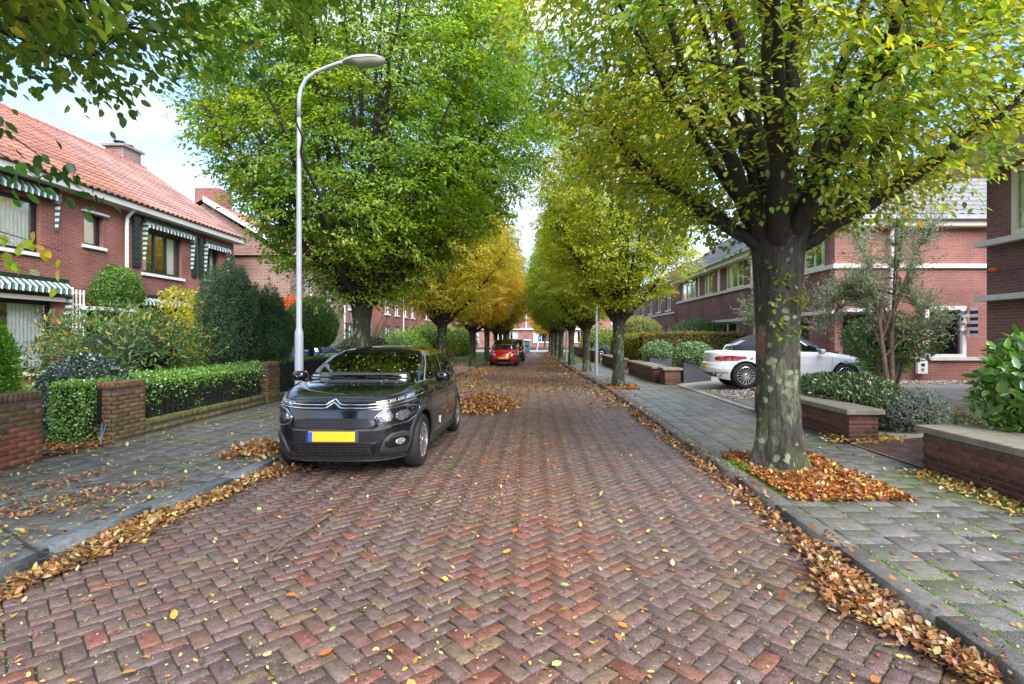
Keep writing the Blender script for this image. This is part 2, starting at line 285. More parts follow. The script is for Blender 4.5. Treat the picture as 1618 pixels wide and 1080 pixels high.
def palette(n, cols, wts, jit=.18):
    c = np.array(cols)[rng.choice(len(cols), n, p=np.array(wts)/sum(wts))]
    return np.clip(c*(1+rng.normal(0, jit, (n, 1)))*(1+rng.normal(0, jit*.3, (n, 3))), .002, .9)
def vnoise(P, sc, seed=0):            # cheap smooth pseudo noise in [-1,1]
    r = np.random.default_rng(seed); o = np.zeros(len(P))
    for i in range(6):
        k = r.normal(size=3)*sc*(1+.5*i); o += np.sin(P@k+r.uniform(0, 6.28))/(1+.4*i)
    return o/3.0
# ---------------------------------------------------------------- trees
def grow_tree(root, seed, trunk, env, cz, n_limb, n_sec, n_ter, per, lsize, cols, wts, six=False, lean=(0, 0), extra=None, spray=.30, flat=.55, clipf=None, trunk_n=40, hollow=.35, limb_r=.10, coff=0):
    """root: Empty; everything in root's own coordinates. trunk: (z, r) list; env: (z, radius) list"""
    global rng
    rng = np.random.default_rng(seed)
    th = trunk[-1][0]; zs = np.linspace(0, th, 26); rs = interp(zs, trunk); nn = trunk_n
    a = np.arange(nn)*2*np.pi/nn; fl = rng.uniform(0, 6.28, 4); V = []
    for z, r in zip(zs, rs):
        low = math.exp(-z*3.5); hi = max(0, (z-th*.7)/(th*.3))
        rr = r*(1+.05*np.sin(3*a+fl[0]+z*.8)+.035*np.sin(5*a+fl[1]-z*1.7)+low*(.16*np.sin(5*a+fl[2])+.08*np.sin(9*a+fl[1]))+.09*hi*np.sin(4*a+fl[3])+rng.normal(0, .012, nn))
        V.append(np.stack([rr*np.cos(a)+lean[0]*z, rr*np.sin(a)+lean[1]*z, np.full(nn, z)], 1))
    V = np.concatenate(V); i = np.arange(nn); k = (i+1) % nn
    F = np.concatenate([np.stack([j*nn+i, j*nn+k, (j+1)*nn+k, (j+1)*nn+i], 1) for j in range(len(zs)-1)])
    ot = obj('trunk', V, F, M['bark'], root, smooth=True, world=False); ot.color = (.72, .72, .68, 1)
    # limbs
    top = np.array([lean[0]*th, lean[1]*th, th]); zmax = env[-1][0]; nodes = []; nrad = []; tubes = []
    def limb(start, end, r0, r1, bend, m=12, sides=7):
        t = np.linspace(0, 1, m)[:, None]; mid = (start+end)/2+bend
        P = (1-t)**2*start+2*t*(1-t)*mid+t*t*end
        P[1:-1] += rng.normal(0, .025, (m-2, 3))*np.linalg.norm(end-start)*.25
        rr = r0+(r1-r0)*t[:, 0]**.7; tubes.append(tube_np(P, rr, sides)); return P, rr
    for q in range(n_limb):
        ang = q*2.39996+rng.uniform(-.3, .3); f = (q+.5)/n_limb
        zt = zmax*(.97-.50*f)+rng.uniform(-.3, .3) if f > .2 else zmax*rng.uniform(.88, .97)
        zt = max(zt, th+1.0); rad = interp(zt, env)*rng.uniform(.72, .95)*(min(1, .25+f*1.4))
        end = np.array([math.cos(ang)*rad, math.sin(ang)*rad, zt])
        zs0 = th-.45-.4*f; s0 = np.array([math.cos(ang), math.sin(ang), 0])*interp(zs0, trunk)*.62*min(1, f*1.6+.15)+np.array([lean[0]*th, lean[1]*th, zs0])
        out = np.array([math.cos(ang), math.sin(ang), 0])*rad*.12*(1 if f > .3 else .3); r0 = limb_r*rng.uniform(.6, 1.15)
        P, rr = limb(s0, end, r0*1.25, .012, out*.9-np.array([0, 0, .12*f]), 16, 9)
        nodes.append(P[2:]); nrad.append(rr[2:])
    if extra:
        for s0, e0, r0 in extra:
            P, rr = limb(np.array(s0), np.array(e0), r0, .012, np.array([0, 0, -.25]), 12, 8); nodes.append(P[2:]); nrad.append(rr[2:])
    NP = np.concatenate(nodes); NR = np.concatenate(nrad)
    def inside(n, lo):
        out = []
        zlo = env[0][0]
        while len(out) < n:
            z = rng.uniform(zlo, zmax, n*3); rm = interp(z, env); ang = rng.uniform(0, 6.283, n*3); u = np.sqrt(rng.uniform(lo*lo, 1, n*3))
            keep = rng.uniform(0, 1, n*3) < (rm/max(e[1] for e in env))**1.6
            P = np.stack([rm*u*np.cos(ang), rm*u*np.sin(ang), z], 1)
            P[:, :2] *= (1+.16*vnoise(P, 1.1, seed)[:, None]); P[:, 2] += .22*vnoise(P, 1.5, seed+1); P[:, 0] += coff*np.clip((P[:, 2]-zlo)/2.5, 0, 1)
            P = P[keep & (P[:, 2] > zlo)]
            if clipf is not None: P = P[clipf(P)]
            out += P.tolist()
        return np.array(out[:n])
    def attach(T, NP, NR, r0max, m, sides, curv):
        newP, newR = [], []
        for p in T:
            d = p-NP; dist = np.linalg.norm(d, axis=1); cost = dist+1.2*np.maximum(0, -d[:, 2]+.1*dist)+.35*np.maximum(0, .3-NR*10*.3)
            j = int(cost.argmin()); s = NP[j]; dd = dist[j]
            t = np.linspace(0, 1, m)[:, None]; mid = (s+p)/2+np.array([0, 0, curv*dd])+rng.normal(0, .05, 3)*dd
            Q = (1-t)**2*s+2*t*(1-t)*mid+t*t*p; r0 = min(r0max, NR[j]*.7, .006+.012*dd); rr = r0+(.0025-r0)*t[:, 0]
            tubes.append(tube_np(Q, rr, sides)); newP.append(Q[1:]); newR.append(rr[1:])
        return np.concatenate(newP), np.concatenate(newR)
    sec = inside(n_sec, .35); sp, sr = attach(sec, NP, NR, .03, 6, 5, .08)
    NP2 = np.concatenate([NP, sp]); NR2 = np.concatenate([NR, sr])
    ter = inside(n_ter, hollow); attach(ter, NP2, NR2, .010, 4, 3, .03)
    V, F = merge(tubes); ob = obj('branches', V, F, M['bark'], root, smooth=True, world=False); ob.color = (.42, .40, .38, 1)
    # leaves in flat sprays round the twig ends
    n = n_ter*per; A0 = np.repeat(ter, per, 0); up = np.array([0, 0, 1.0])
    rad = ter.copy(); rad[:, 2] = 0; rad /= np.linalg.norm(rad, axis=1, keepdims=True)+1e-6
    ax = rad+rng.normal(0, .45, ter.shape)+np.array([0, 0, -.12]); ax /= np.linalg.norm(ax, axis=1, keepdims=True)
    nrm = up+rng.normal(0, .28, ter.shape)+rad*.25; AX = np.repeat(ax, per, 0); NM = np.repeat(nrm, per, 0); SD = np.cross(NM, AX)
    u = rng.uniform(-.9, 1.0, (n, 1))*spray; v = rng.normal(0, flat, (n, 1))*spray*(1-.3*u/spray)
    P = A0+AX*u+SD*v+rng.normal(0, .028, (n, 3)); P[:, 2] -= (u[:, 0]**2+v[:, 0]**2)*.55
    D = AX*.7+SD*np.sign(v)*.8+rng.normal(0, .3, (n, 3))+np.array([0, 0, -.35]); NN = NM+rng.normal(0, .25, (n, 3))
    cc = palette(n, cols, wts, .11)*1.5; shade = 1+.24*vnoise(A0, 2.1, seed+5)[:, None]
    ht = np.repeat(vnoise(ter, 1.3, seed+9), per)[:, None]
    cc = np.clip(cc*shade*(1+np.clip(ht, -.6, .8)*np.array([.42, .12, -.1])), .003, .9)
    V, F, c = leaves(P, D, NN, lsize*rng.uniform(.65, 1.25, n), cc, .58, .3, six, .12)
    obj('crown', V, F, M['leaf'], root, col=c, world=False, kind='stuff')
GREEN = [(.085, .18, .014), (.135, .245, .018), (.20, .29, .02), (.30, .29, .025), (.30, .15, .02)]
# ---------------------------------------------------------------- pieces: the nearest as objects, the rest joined
CAMV = np.array([0, 0, 1.6])
def pieces(name, rest, pv, pf, mats, cols, mate, parent, nsep=300, smooth=False, inview=True):
    """pv, pf: one piece; mats: list of 4x4 (numpy)"""
    Mx = np.array(mats); cols = np.array(cols); T = Mx[:, :3, 3]
    d = np.linalg.norm(T-CAMV, axis=1)
    vis = (T[:, 1] > .3) & (np.abs(T[:, 0]/np.maximum(T[:, 1], .1)+.04) < .93) & ((1.6-T[:, 2])/np.maximum(T[:, 1], .1) < .625)
    order = np.argsort(d+np.where(vis, 0, 1000)); sep = order[:min(nsep, int(vis.sum()))]; rst = np.setdiff1d(order, sep)
    me = None
    for i in sep:
        if me is None:
            o = obj(name, pv, pf, mate, parent, smooth=smooth); me = o.data
        else: o = link(name, me, parent)
        o.matrix_basis = Matrix(Mx[i].tolist())
        o.color = (*[float(v) for v in cols[i]], 1)
    if len(rst):
        ph = np.concatenate([pv, np.ones((len(pv), 1))], 1); V = np.einsum('nij,kj->nki', Mx[rst], ph)[:, :, :3].reshape(-1, 3)
        F = np.array(pf); F = (F[None]+(np.arange(len(rst))*len(pv))[:, None, None]).reshape(-1, F.shape[1])
        obj(rest, V, F, mate, parent, col=np.repeat(cols[rst], len(pv), 0), smooth=smooth, kind='stuff')
def base_of(p):
    v = Vector((0, 0, 0))
    while p is not None: v += p.location; p = p.parent
    return v
def brick_piece(l, w, h, ch=.006, bottom=False):
    a, b = l/2, w/2; V = [(-a, -b, -h), (a, -b, -h), (a, b, -h), (-a, b, -h), (-a, -b, -ch), (a, -b, -ch), (a, b, -ch), (-a, b, -ch), (-a+ch, -b+ch, 0), (a-ch, -b+ch, 0), (a-ch, b-ch, 0), (-a+ch, b-ch, 0)]
    F = [(8, 9, 10, 11)]
    for o in (0, 4):
        for i in range(4): k = (i+1) % 4; F.append((o+i, o+k, o+4+k, o+4+i))
    if bottom: F.append((3, 2, 1, 0))
    return np.array(V), np.array(F)
def xf(x, y, z, rz=0, rx=0, ry=0):
    return np.array(Matrix.Translation((x, y, z)) @ Matrix.Rotation(rz, 4, 'Z') @ Matrix.Rotation(rx, 4, 'X') @ Matrix.Rotation(ry, 4, 'Y'))
# ================================================================ GROUND
KR = [(-3, 2.17), (10, 2.2), (15.7, 2.2), (19.2, 2.12), (24.6, 1.85), (36, 1.53), (60, 1.25)]     # right kerb edge X(Y)
KL = [(-3, -3.65), (3.6, -3.52), (4.9, -3.47), (5.8, -3.27), (7, -3.22), (15, -3.2), (30, -2.95), (60, -2.6)]
kr = lambda y: interp(y, KR); kl = lambda y: interp(y, KL)
PZ = .08
mb = MB(); mb.box(-300, 300, -60, 600, -1.0, -.08); tag(mb.build('ground', M['ground']), kind='structure')
mb = MB(); ys = np.arange(-2, 61, 1.0)
V = [(kl(y)-.05, y, -.016) for y in ys]+[(kr(y)+.05, y, -.016) for y in ys]; n = len(ys)
road = obj('road', V, [(i, n+i, n+i+1, i+1) for i in range(n-1)], M['joint']); tag(road, kind='structure')
# herringbone pavers
pw = .0985; pv, pf = brick_piece(.187, .0885, .03, .0045)
mats, cols = [], []; c45 = math.cos(R(45)); rs_ = np.random.default_rng(3)
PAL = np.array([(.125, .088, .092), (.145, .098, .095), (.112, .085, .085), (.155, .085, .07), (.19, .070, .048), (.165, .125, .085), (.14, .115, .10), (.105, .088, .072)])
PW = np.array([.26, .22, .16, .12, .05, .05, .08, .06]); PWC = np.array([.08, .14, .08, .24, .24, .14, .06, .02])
rngC = range(-30, 620)
for cx in range(-60, 480):
    for cy in range(-60, 480):
        kk = (cx-cy) % 4
        if kk not in (0, 3): continue
        if kk == 0: u, v, r0 = cx+1.0, cy+.5, 0
        else: u, v, r0 = cx+.5, cy+1.0, 90
        x = (u-v)*c45*pw; y = (u+v)*c45*pw-1
        if y < .5 or y > 58 or x < kl(y)+.16 or x > kr(y)-.06: continue
        if y > 3 and abs(x+.04*y)/y > 1.1: continue
        ds = math.sqrt(x*x+y*y)
        z = .003*math.sin(x*1.7+y*.6)+.002*math.sin(x*.9-y*1.3+2)
        rx, ry = rs_.normal(0, .015, 2); mats.append(xf(x, y, z+rs_.normal(0, .0012), R(45+r0)+rs_.normal(0, .012), rx, ry))
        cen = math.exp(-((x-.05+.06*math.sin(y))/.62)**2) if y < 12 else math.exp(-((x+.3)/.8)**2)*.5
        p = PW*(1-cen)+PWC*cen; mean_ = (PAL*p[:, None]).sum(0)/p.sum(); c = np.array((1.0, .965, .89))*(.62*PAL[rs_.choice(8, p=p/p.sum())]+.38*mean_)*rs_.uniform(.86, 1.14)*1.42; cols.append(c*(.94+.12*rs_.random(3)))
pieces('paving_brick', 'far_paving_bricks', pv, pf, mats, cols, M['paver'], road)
# gutter course along the kerbs
mats, cols = [], []
for y in np.arange(.6, 40, .208):
    for xx in (kl(y)+.055,):
        mats.append(xf(xx, y, rs_.normal(0, .002), R(90)+rs_.normal(0, .01), 0, 0)); cols.append(PAL[rs_.choice(4)]*rs_.uniform(.7, 1.2))
pieces('gutter_brick', 'far_gutter_bricks', pv, pf, mats, cols, M['paver'], road, nsep=60)
# pavements
def pavement(name, xa, xb, y0, y1, side, tilec, mt, joint, hole=[], nsep=300, far=32):
    ys = np.arange(y0, y1+.01, 1.0); V = [(xa(y)+side*.06, y, PZ-.014) for y in ys]+[(xb(y), y, PZ-.014) for y in ys]+[(xa(y)+side*.06, y, -.05) for y in ys]; n = len(ys)
    F = [((i, n+i, n+i+1, i+1) if side > 0 else (i, i+1, n+i+1, n+i)) for i in range(n-1)]+[(i, i+1, 2*n+i+1, 2*n+i) for i in range(n-1)]
    o = obj(name, V, F, joint); tag(o, kind='structure')
    tv, tf = brick_piece(.292, .292, .035, .006); mats, cols = [], []
    for j, y in enumerate(np.arange(max(.6, y0), far, .30)):
        x = 0
        for i in range(40):
            yy = y+(.15 if i % 2 else 0); X = xa(yy)+side*(.182+.15+.3*i)
            if (side > 0 and X > xb(yy)+.05) or (side < 0 and X < xb(yy)-.05): break
            if any(h[0] < X < h[1] and h[2] < yy < h[3] for h in hole): continue
            if abs(X+.04*yy)/yy > 1.12 and yy > .8: continue
            rx, ry = rs_.normal(0, .006, 2); mats.append(xf(X, yy, PZ+rs_.normal(0, .0015), rs_.normal(0, .006), rx, ry)); cols.append(np.array(tilec)*rs_.uniform(.78, 1.22)*(.97+.06*rs_.random(3)))
    pieces('paving_slab', 'far_paving_slabs', tv, tf, mats, cols, mt, o, nsep=nsep)
    kv, kf = brick_piece(.994, .165, .2, .006); mats, cols = [], []
    for y in np.arange(max(.0, y0)+.5, 58, 1.0):
        X = xa(y)+side*.09; s = (xa(y+.5)-xa(y-.5)); mats.append(xf(X, y, PZ+(.004 if side > 0 else -.006)+rs_.normal(0, .002), R(90)-math.atan(s))); cols.append(np.array((.15, .147, .136) if side > 0 else (.165, .19, .20))*rs_.uniform(.85, 1.15))
    kerb = obj('kerb', [(xa(0)+side*.1, 0, -.2), (xa(0)+side*.14, 0, -.2), (xa(0)+side*.14, .1, -.2)], [(0, 1, 2)], M['kerb']); tag(kerb, kind='structure')
    pieces('kerb_stone', 'far_kerb_stones', kv, kf, mats, cols, M['kerb'], kerb, nsep=60)
    return o
pits = [(2.3, 3.52, 5.1, 7.1), (2.2, 3.1, 15.9, 17.5)]
pavement('pavement', lambda y: kr(y), lambda y: 4.55, -1, 58, 1, (.185, .18, .165), M['slab'], M['jointm'], pits)
pavement('pavement', lambda y: kl(y), lambda y: -6.1, -1, 58, -1, (.155, .15, .138), M['lslab'], M['jointm'], [(-4.0, -3.0, 10.2, 11.7)], nsep=300)
# plots behind the walls
def sheet(name, pts, mt, kind='structure'):
    o = obj(name, pts, [tuple(range(len(pts)))], mt); tag(o, kind=kind); return o
sheet('garden_soil', [(-12.2, -2, .085), (-6.1, -2, .085), (-6.1, 60, .085), (-12.2, 60, .085)], M['ground'])
V = [(4.5, -1, .09), (6.2, -1, .25), (25, -1, .25), (4.5, 60, .09), (6.2, 60, .25), (25, 60, .25)]
o = obj('driveway', V, [(0, 1, 4, 3), (1, 2, 5, 4)], M['drive']); tag(o, kind='structure')
tv, tf = brick_piece(.205, .10, .03, .005); mats, cols = [], []
for i, y in enumerate(np.arange(6.35, 7.75, .104)):
    for j in range(14):
        x = 4.62+j*.21; mats.append(xf(x, y, .098+max(0, min(.155, (x-4.5)*.094)), 0, 0, -.094 if x < 6.2 else 0)); cols.append(np.array((.16, .085, .075))*rs_.uniform(.7, 1.3))
pieces('path_brick', 'far_path_bricks', tv, tf, mats, cols, M['paver'], o, nsep=150)
tv, tf = brick_piece(.29, .29, .03, .005); mats, cols = [], []
for y in np.arange(7.9, 15, .3):
    for x in np.arange(4.8, 9.0, .3):
        if y < 11.4 and x < 6.4: continue
        mats.append(xf(x, y, .104+max(0, min(.155, (x-4.5)*.094)), 0, 0, -.094 if x < 6.2 else 0)); cols.append(np.array((.27, .25, .22))*rs_.uniform(.8, 1.15))
pieces('paving_slab', 'far_paving_slabs', tv, tf, mats, cols, M['slab'], o, nsep=120)
# cross street at the far end
sheet('road', [(-80, 58, .02), (80, 58, .02), (80, 66, .02), (-80, 66, .02)], M['asphalt'])
# ================================================================ BUILDINGS
class Pl:                              # a facade plane: u along, d outwards
    def __init__(s, axis, pos, sgn): s.a, s.p, s.s = axis, pos, sgn
    def box(s, mb, u0, u1, z0, z1, d0, d1, c=(1, 1, 1)):
        a, b = s.p+s.s*d0, s.p+s.s*d1
        if s.a == 'x': mb.box(a, b, u0, u1, z0, z1, c)
        else: mb.box(u0, u1, a, b, z0, z1, c)
    def pt(s, u, z, d): return (s.p+s.s*d, u, z) if s.a == 'x' else (u, s.p+s.s*d, z)
def wall(P, parent, u0, u1, z0, z1, ops, mt, th=.3):
    us = sorted({u0, u1, *[o[0] for o in ops], *[o[1] for o in ops]}); zs = sorted({z0, z1, *[o[2] for o in ops], *[o[3] for o in ops]}); mb = MB()
    us = [u for u in us if u0 <= u <= u1]; zs = [z for z in zs if z0 <= z <= z1]
    iz = lambda a, b, c, d: any(o[0] <= (a+b)/2 <= o[1] and o[2] <= (c+d)/2 <= o[3] for o in ops)
    for a, b in zip(us, us[1:]):
        run = None
        for c, d in zip(zs, zs[1:]):
            if iz(a, b, c, d):
                if run: P.box(mb, a, b, run[0], run[1], -th, 0); run = None
            else: run = (run[0], d) if run else (c, d)
        if run: P.box(mb, a, b, run[0], run[1], -th, 0)
    return mb.build('wall', mt, parent, uv=True)
def window(P, parent, u0, u1, z0, z1, cols=1, fm='white', sill=True, rec=.10, curt=1, fw=.06, transom=None, name='window', sillm='white', outer=0):
    mb = MB(); d0, d1 = -rec-.06, -rec
    if outer: d0, d1 = -.06, outer
    P.box(mb, u0, u0+fw, z0, z1, d0, d1); P.box(mb, u1-fw, u1, z0, z1, d0, d1); P.box(mb, u0+fw, u1-fw, z1-fw, z1, d0, d1); P.box(mb, u0+fw, u1-fw, z0, z0+fw, d0, d1)
    W = (u1-u0-2*fw); cw = W/cols; bars = []
    for i in range(1, cols): P.box(mb, u0+fw+cw*i-.03, u0+fw+cw*i+.03, z0+fw, z1-fw, d0, d1)
    if transom: P.box(mb, u0+fw, u1-fw, transom-.025, transom+.025, d0+.005, d1-.005)
    w = mb.build(name, M[fm], parent); 
    if sill:
        s = MB(); P.box(s, u0-.08, u1+.08, z0-.09, z0-.002, -rec, .07); s.build('sill', M[sillm], w)
    for i in range(cols):
        g = MB(); P.box(g, u0+fw+cw*i+.03, u0+fw+cw*(i+1)-.03, z0+fw, z1-fw, d0+.02, d0+.03); g.build('pane', M['glass'], w)
    if curt:
        for (a, b) in ([(u0+fw, u0+fw+W*.22), (u1-fw-W*.22, u1-fw)] if curt == 1 else [(u0+fw, u1-fw)]):
            g = MB(); k = max(4, int((b-a)/.05)); vs = []
            for i in range(k+1):
                u = a+(b-a)*i/k; dd = d0-.12-.02*(i % 2); vs += [P.pt(u, z0+.02, dd+.07), P.pt(u, z1-.02, dd+.07)]
            g.add(vs, [(2*i, 2*i+2, 2*i+3, 2*i+1) for i in range(k)])
            g.build('curtain', M['curtain'], w)
    r = MB(); P.box(r, u0-.3, u1+.3, z0-.3, z1+.2, -.85, -.8); P.box(r, u0-.35, u0-.3, z0-.3, z1+.2, -.8, -.35); P.box(r, u1+.3, u1+.35, z0-.3, z1+.2, -.8, -.35); r.build('room_interior', M['room'], w)
    return w
def awning(P, parent, u0, u1, z, drop=.34, proj=.42, sides=(), sdrop=1.0, wave=.035):
    mb = MB(); n = max(4, int((u1-u0)/.085)); G, Wt = (.03, .12, .095), (.62, .64, .62)
    for i in range(n):
        a, b = u0+(u1-u0)*i/n, u0+(u1-u0)*(i+1)/n; c = G if i % 2 else Wt; m = (a+b)/2
        zz = lambda f, u: z-drop*.55*f+.015*math.sin(u*17)
        mb.add([P.pt(a, z, .05), P.pt(b, z, .05), P.pt(b, zz(1, b), proj), P.pt(a, zz(1, a), proj)], [(0, 1, 2, 3)], c)
        q = proj+wave*(1 if i % 2 else -1)*.4
        mb.add([P.pt(a, zz(1, a), proj), P.pt(b, zz(1, b), proj), P.pt(b, z-drop*.93, q), P.pt(m, z-drop, q+wave), P.pt(a, z-drop*.93, q)], [(0, 1, 2, 3, 4)], c)
    aw = mb.build('awning', M['fabric'], parent); h = MB(); P.box(h, u0-.05, u1+.05, z-.03, z+.07, .004, .1); h.build('awning_housing', M['dgreen'], aw)
    for u in sides:
        s = MB(); n = int(sdrop/.075)
        for i in range(n):
            a, b = z-drop*.4-sdrop*i/n, z-drop*.4-sdrop*(i+1)/n; f = 1-.45*i/n; c = G if i % 2 else Wt
            s.add([P.pt(u, a, .03), P.pt(u, a, proj*f), P.pt(u+.01*(i % 2), b, proj*(f-.03)), P.pt(u, b, .03)], [(0, 1, 2, 3)], c)
        s.build('awning_side', M['fabric'], aw)
def pantile(w=.235, l=.36, amp=.028, wave='s'):
    n = 6; V = []
    for e, dz in ((0, .045), (1, .012)):
        for i in range(n+1):
            t = i/n; z = amp*math.sin(t*2*math.pi) if wave == 's' else amp*(math.sin(t*math.pi)**2*1.4 if t > .35 else .0)
            V.append(((t-.5)*w*1.06, (e-.5)*l*1.12, z+dz))
    for i in range(n+1): v = V[i]; V.append((v[0], v[1], v[2]-.03))
    F = [(i, i+1, n+2+i, n+1+i) for i in range(n)]+[(2*n+2+i, 2*n+3+i, i+1, i) for i in range(n)]
    return np.array(V), np.array(F)
def roof_slope(parent, O, u, v, width, length, colf, mt, tile=None, w=.235, l=.33, lim=None, nsep=300, under=True):
    """O lower start corner, u unit along eaves, v unit up the slope"""
    O, u, v = Vector(O), Vector(u).normalized(), Vector(v).normalized(); nn = u.cross(v)
    if nn.z < 0: nn = -nn
    pv, pf = tile if tile else pantile(w, l)
    if u.cross(v).z < 0: pf = pf[:, ::-1]
    mats, cols = [], []
    for j in range(int(length/l)):
        for i in range(int(width/w)):
            a, b = (i+.5)*w, (j+.5)*l
            if lim and not lim(a, b): continue
            p = O+u*a+v*b+nn*.03
            m = Matrix((( u.x, v.x, nn.x, p.x), (u.y, v.y, nn.y, p.y), (u.z, v.z, nn.z, p.z), (0, 0, 0, 1)))
            mats.append(np.array(m)); cols.append(colf(i, j))
    rf = parent
    pieces('roof_tile', 'far_roof_tiles', pv, pf, mats, cols, mt, rf, nsep=nsep)
def gable_roof_base(parent, x0, x1, xr, y0, y1, ze, zr, mt, ov=.0):
    mb = MB(); mb.add([(x0, y0, ze), (xr, y0, zr), (x1, y0, ze), (x0, y1, ze), (xr, y1, zr), (x1, y1, ze)], [(0, 1, 4, 3), (1, 2, 5, 4), (0, 3, 5, 2)])
    return mb.build('roof', mt, parent)
M['underlay'] = mat('roof_underlay', (.20, .09, .06), .9); M['underlayg'] = mat('grey_underlay', (.10, .10, .10), .9)
# ---- left house
H = empty('brick_house', (-12.2, 16, 0)); tag(H, 'red brick house with orange clay tile roof and green striped awnings', 'house')
PL = Pl('x', -12.2, 1)
ops = [(9.6, 13.62, 3.66, 4.97), (14.95, 15.6, 4.12, 4.98), (17.2, 19.1, 3.62, 5.0), (20.45, 21.35, 3.75, 4.95), (9.6, 14.0, .75, 2.5), (14.95, 16.6, .1, 2.3), (17.0, 19.3, .8, 2.4)]
wall(PL, H, 8, 22.4, -.1, 5.5, ops, M['brickL'])
g = Pl('y', 22.4, 1); mb = MB(); mb.add([(-12.5, 22.4, -.1), (-20, 22.4, -.1), (-20, 22.4, 5.5), (-16, 22.4, 8.3), (-12.5, 22.4, 5.6)], [(0, 1, 2, 3, 4)]); mb.build('wall', M['brickL'], H, uv=True)
w1 = window(PL, H, 9.6, 13.62, 3.66, 4.97, 4, 'black', curt=2, fw=.09); window(PL, H, 14.95, 15.6, 4.12, 4.98, 1, 'black', curt=2, fw=.07)
window(PL, H, 17.2, 19.1, 3.62, 5.0, 3, 'dgreen', curt=1, fw=.09); window(PL, H, 20.45, 21.35, 3.75, 4.95, 1, 'dgreen', curt=1, fw=.08)
window(PL, H, 9.6, 14.0, .75, 2.5, 2, 'black', curt=1, fw=.1); window(PL, H, 17.0, 19.3, .8, 2.4, 2, 'dgreen', curt=1)
mb = MB(); PL.box(mb, 14.95, 16.6, .1, 2.3, -.28, -.22); d = mb.build('door', M['dgreen'], H); mb = MB(); PL.box(mb, 14.7, 16.85, 2.32, 2.42, 0, .5); mb.build('door_canopy', M['gwhite'], H)
mb = MB(); PL.box(mb, 14.85, 15.7, 5.0, 5.06, 0, .12); mb.build('lintel', M['gwhite'], H); mb = MB(); PL.box(mb, 9, 14.2, 2.5, 2.6, 0, .14); mb.build('lintel', M['gwhite'], H)
awning(PL, H, 9.4, 14.0, 5.34, .32, .2, (14.0,), .9); awning(PL, H, 17.15, 19.55, 5.28, .28, .22, (17.15, 19.55), 1.15); awning(PL, H, 20.35, 21.85, 5.14, .26, .2, (20.35, 21.85), 1.0)
awning(PL, H, 9.4, 14.3, 3.02, .34, .26, (14.3,), 1.0); awning(PL, H, 16.8, 19.4, 2.86, .28, .24)
for a, b, zt in ((16.72, 17.05, 5.3), (19.62, 19.9, 5.1), (20.02, 20.3, 5.2)):
    mb = MB(); PL.box(mb, a, b, 3.75, zt, .01, .06)
    for k in range(9): PL.box(mb, a+.04, b-.04, 3.85+k*.155, 3.93+k*.155, .06, .075)
    mb.build('shutter', M['dgreen'], H)
mb = MB(); PL.box(mb, 7, 22.6, 5.42, 5.62, .12, .42); PL.box(mb, 7, 22.6, 5.38, 5.42, 0, .42); mb.build('gutter', M['gwhite'], H)
mb = MB(); mb.tube([(-11.85, 16.38, 5.42), (-12.08, 16.38, 5.15), (-12.1, 16.38, 4.9), (-12.1, 16.38, .1)], .05, 8); mb.build('downpipe', M['white'], H)
rf = gable_roof_base(H, -20.2, -11.75, -16, 7, 22.6, 5.55, 8.5, M['underlay'])
def claycol(i, j):
    y = 7+i*.235; c = np.array((.37, .165, .11)) if y < 16.9 else np.array((.40, .225, .18)); return c*rs_.uniform(.80, 1.12)*(.96+.08*rs_.random(3))*(1+.22*math.sin(i*.31+j*.9)*math.sin(j*.7-i*.13))*(.8 if rs_.random() < .06 else 1)
roof_slope(rf, (-11.75, 7.0, 5.55), (0, 1, 0), (-4.25, 0, 2.95), 15.6, 5.17, claycol, M['tile'], nsep=300)
mb = MB()
for k in range(44): mb.lathe([(.13, 0), (.115, .37)], 8, Matrix.Translation((-16, 7+k*.355, 8.5)) @ Matrix.Rotation(R(-90), 4, 'X'))
o = mb.build('ridge_tile', M['tile'], rf, smooth=True, kind='stuff'); o.color = (.5, .16, .1, 1)
ch = MB(); ch.box(-16.6, -15.9, 21.35, 22.3, 7.6, 9.0); c_ = ch.build('chimney', M['chim'], rf, uv=True); ch = MB(); ch.box(-16.7, -15.8, 21.25, 22.4, 9.0, 9.09); ch.build('chimney_cap', M['cap'], c_)
ch = MB(); [ch.lathe([(.16, 0), (.14, .12), (.2, .14), (.2, .18)], 10, Matrix.Translation((-16.25, x, 9.09))) for x in (21.6, 22.05)]; ch.build('chimney_pot', M['black'], c_)
# trellis
T = empty('trellis', (-12.05, 14.55, .1)); tag(T, 'white garden trellis against the red brick wall beside the large window', 'trellis')
for y in (14.42, 14.54, 14.66, 14.78): mb = MB(); mb.box(-12.1, -12.07, y, y+.03, .1, 2.85); mb.build('slat', M['white'], T)
for z in np.arange(.35, 2.8, .3): mb = MB(); mb.box(-12.13, -12.10, 14.36, 14.87, z, z+.03); mb.build('slat', M['white'], T)
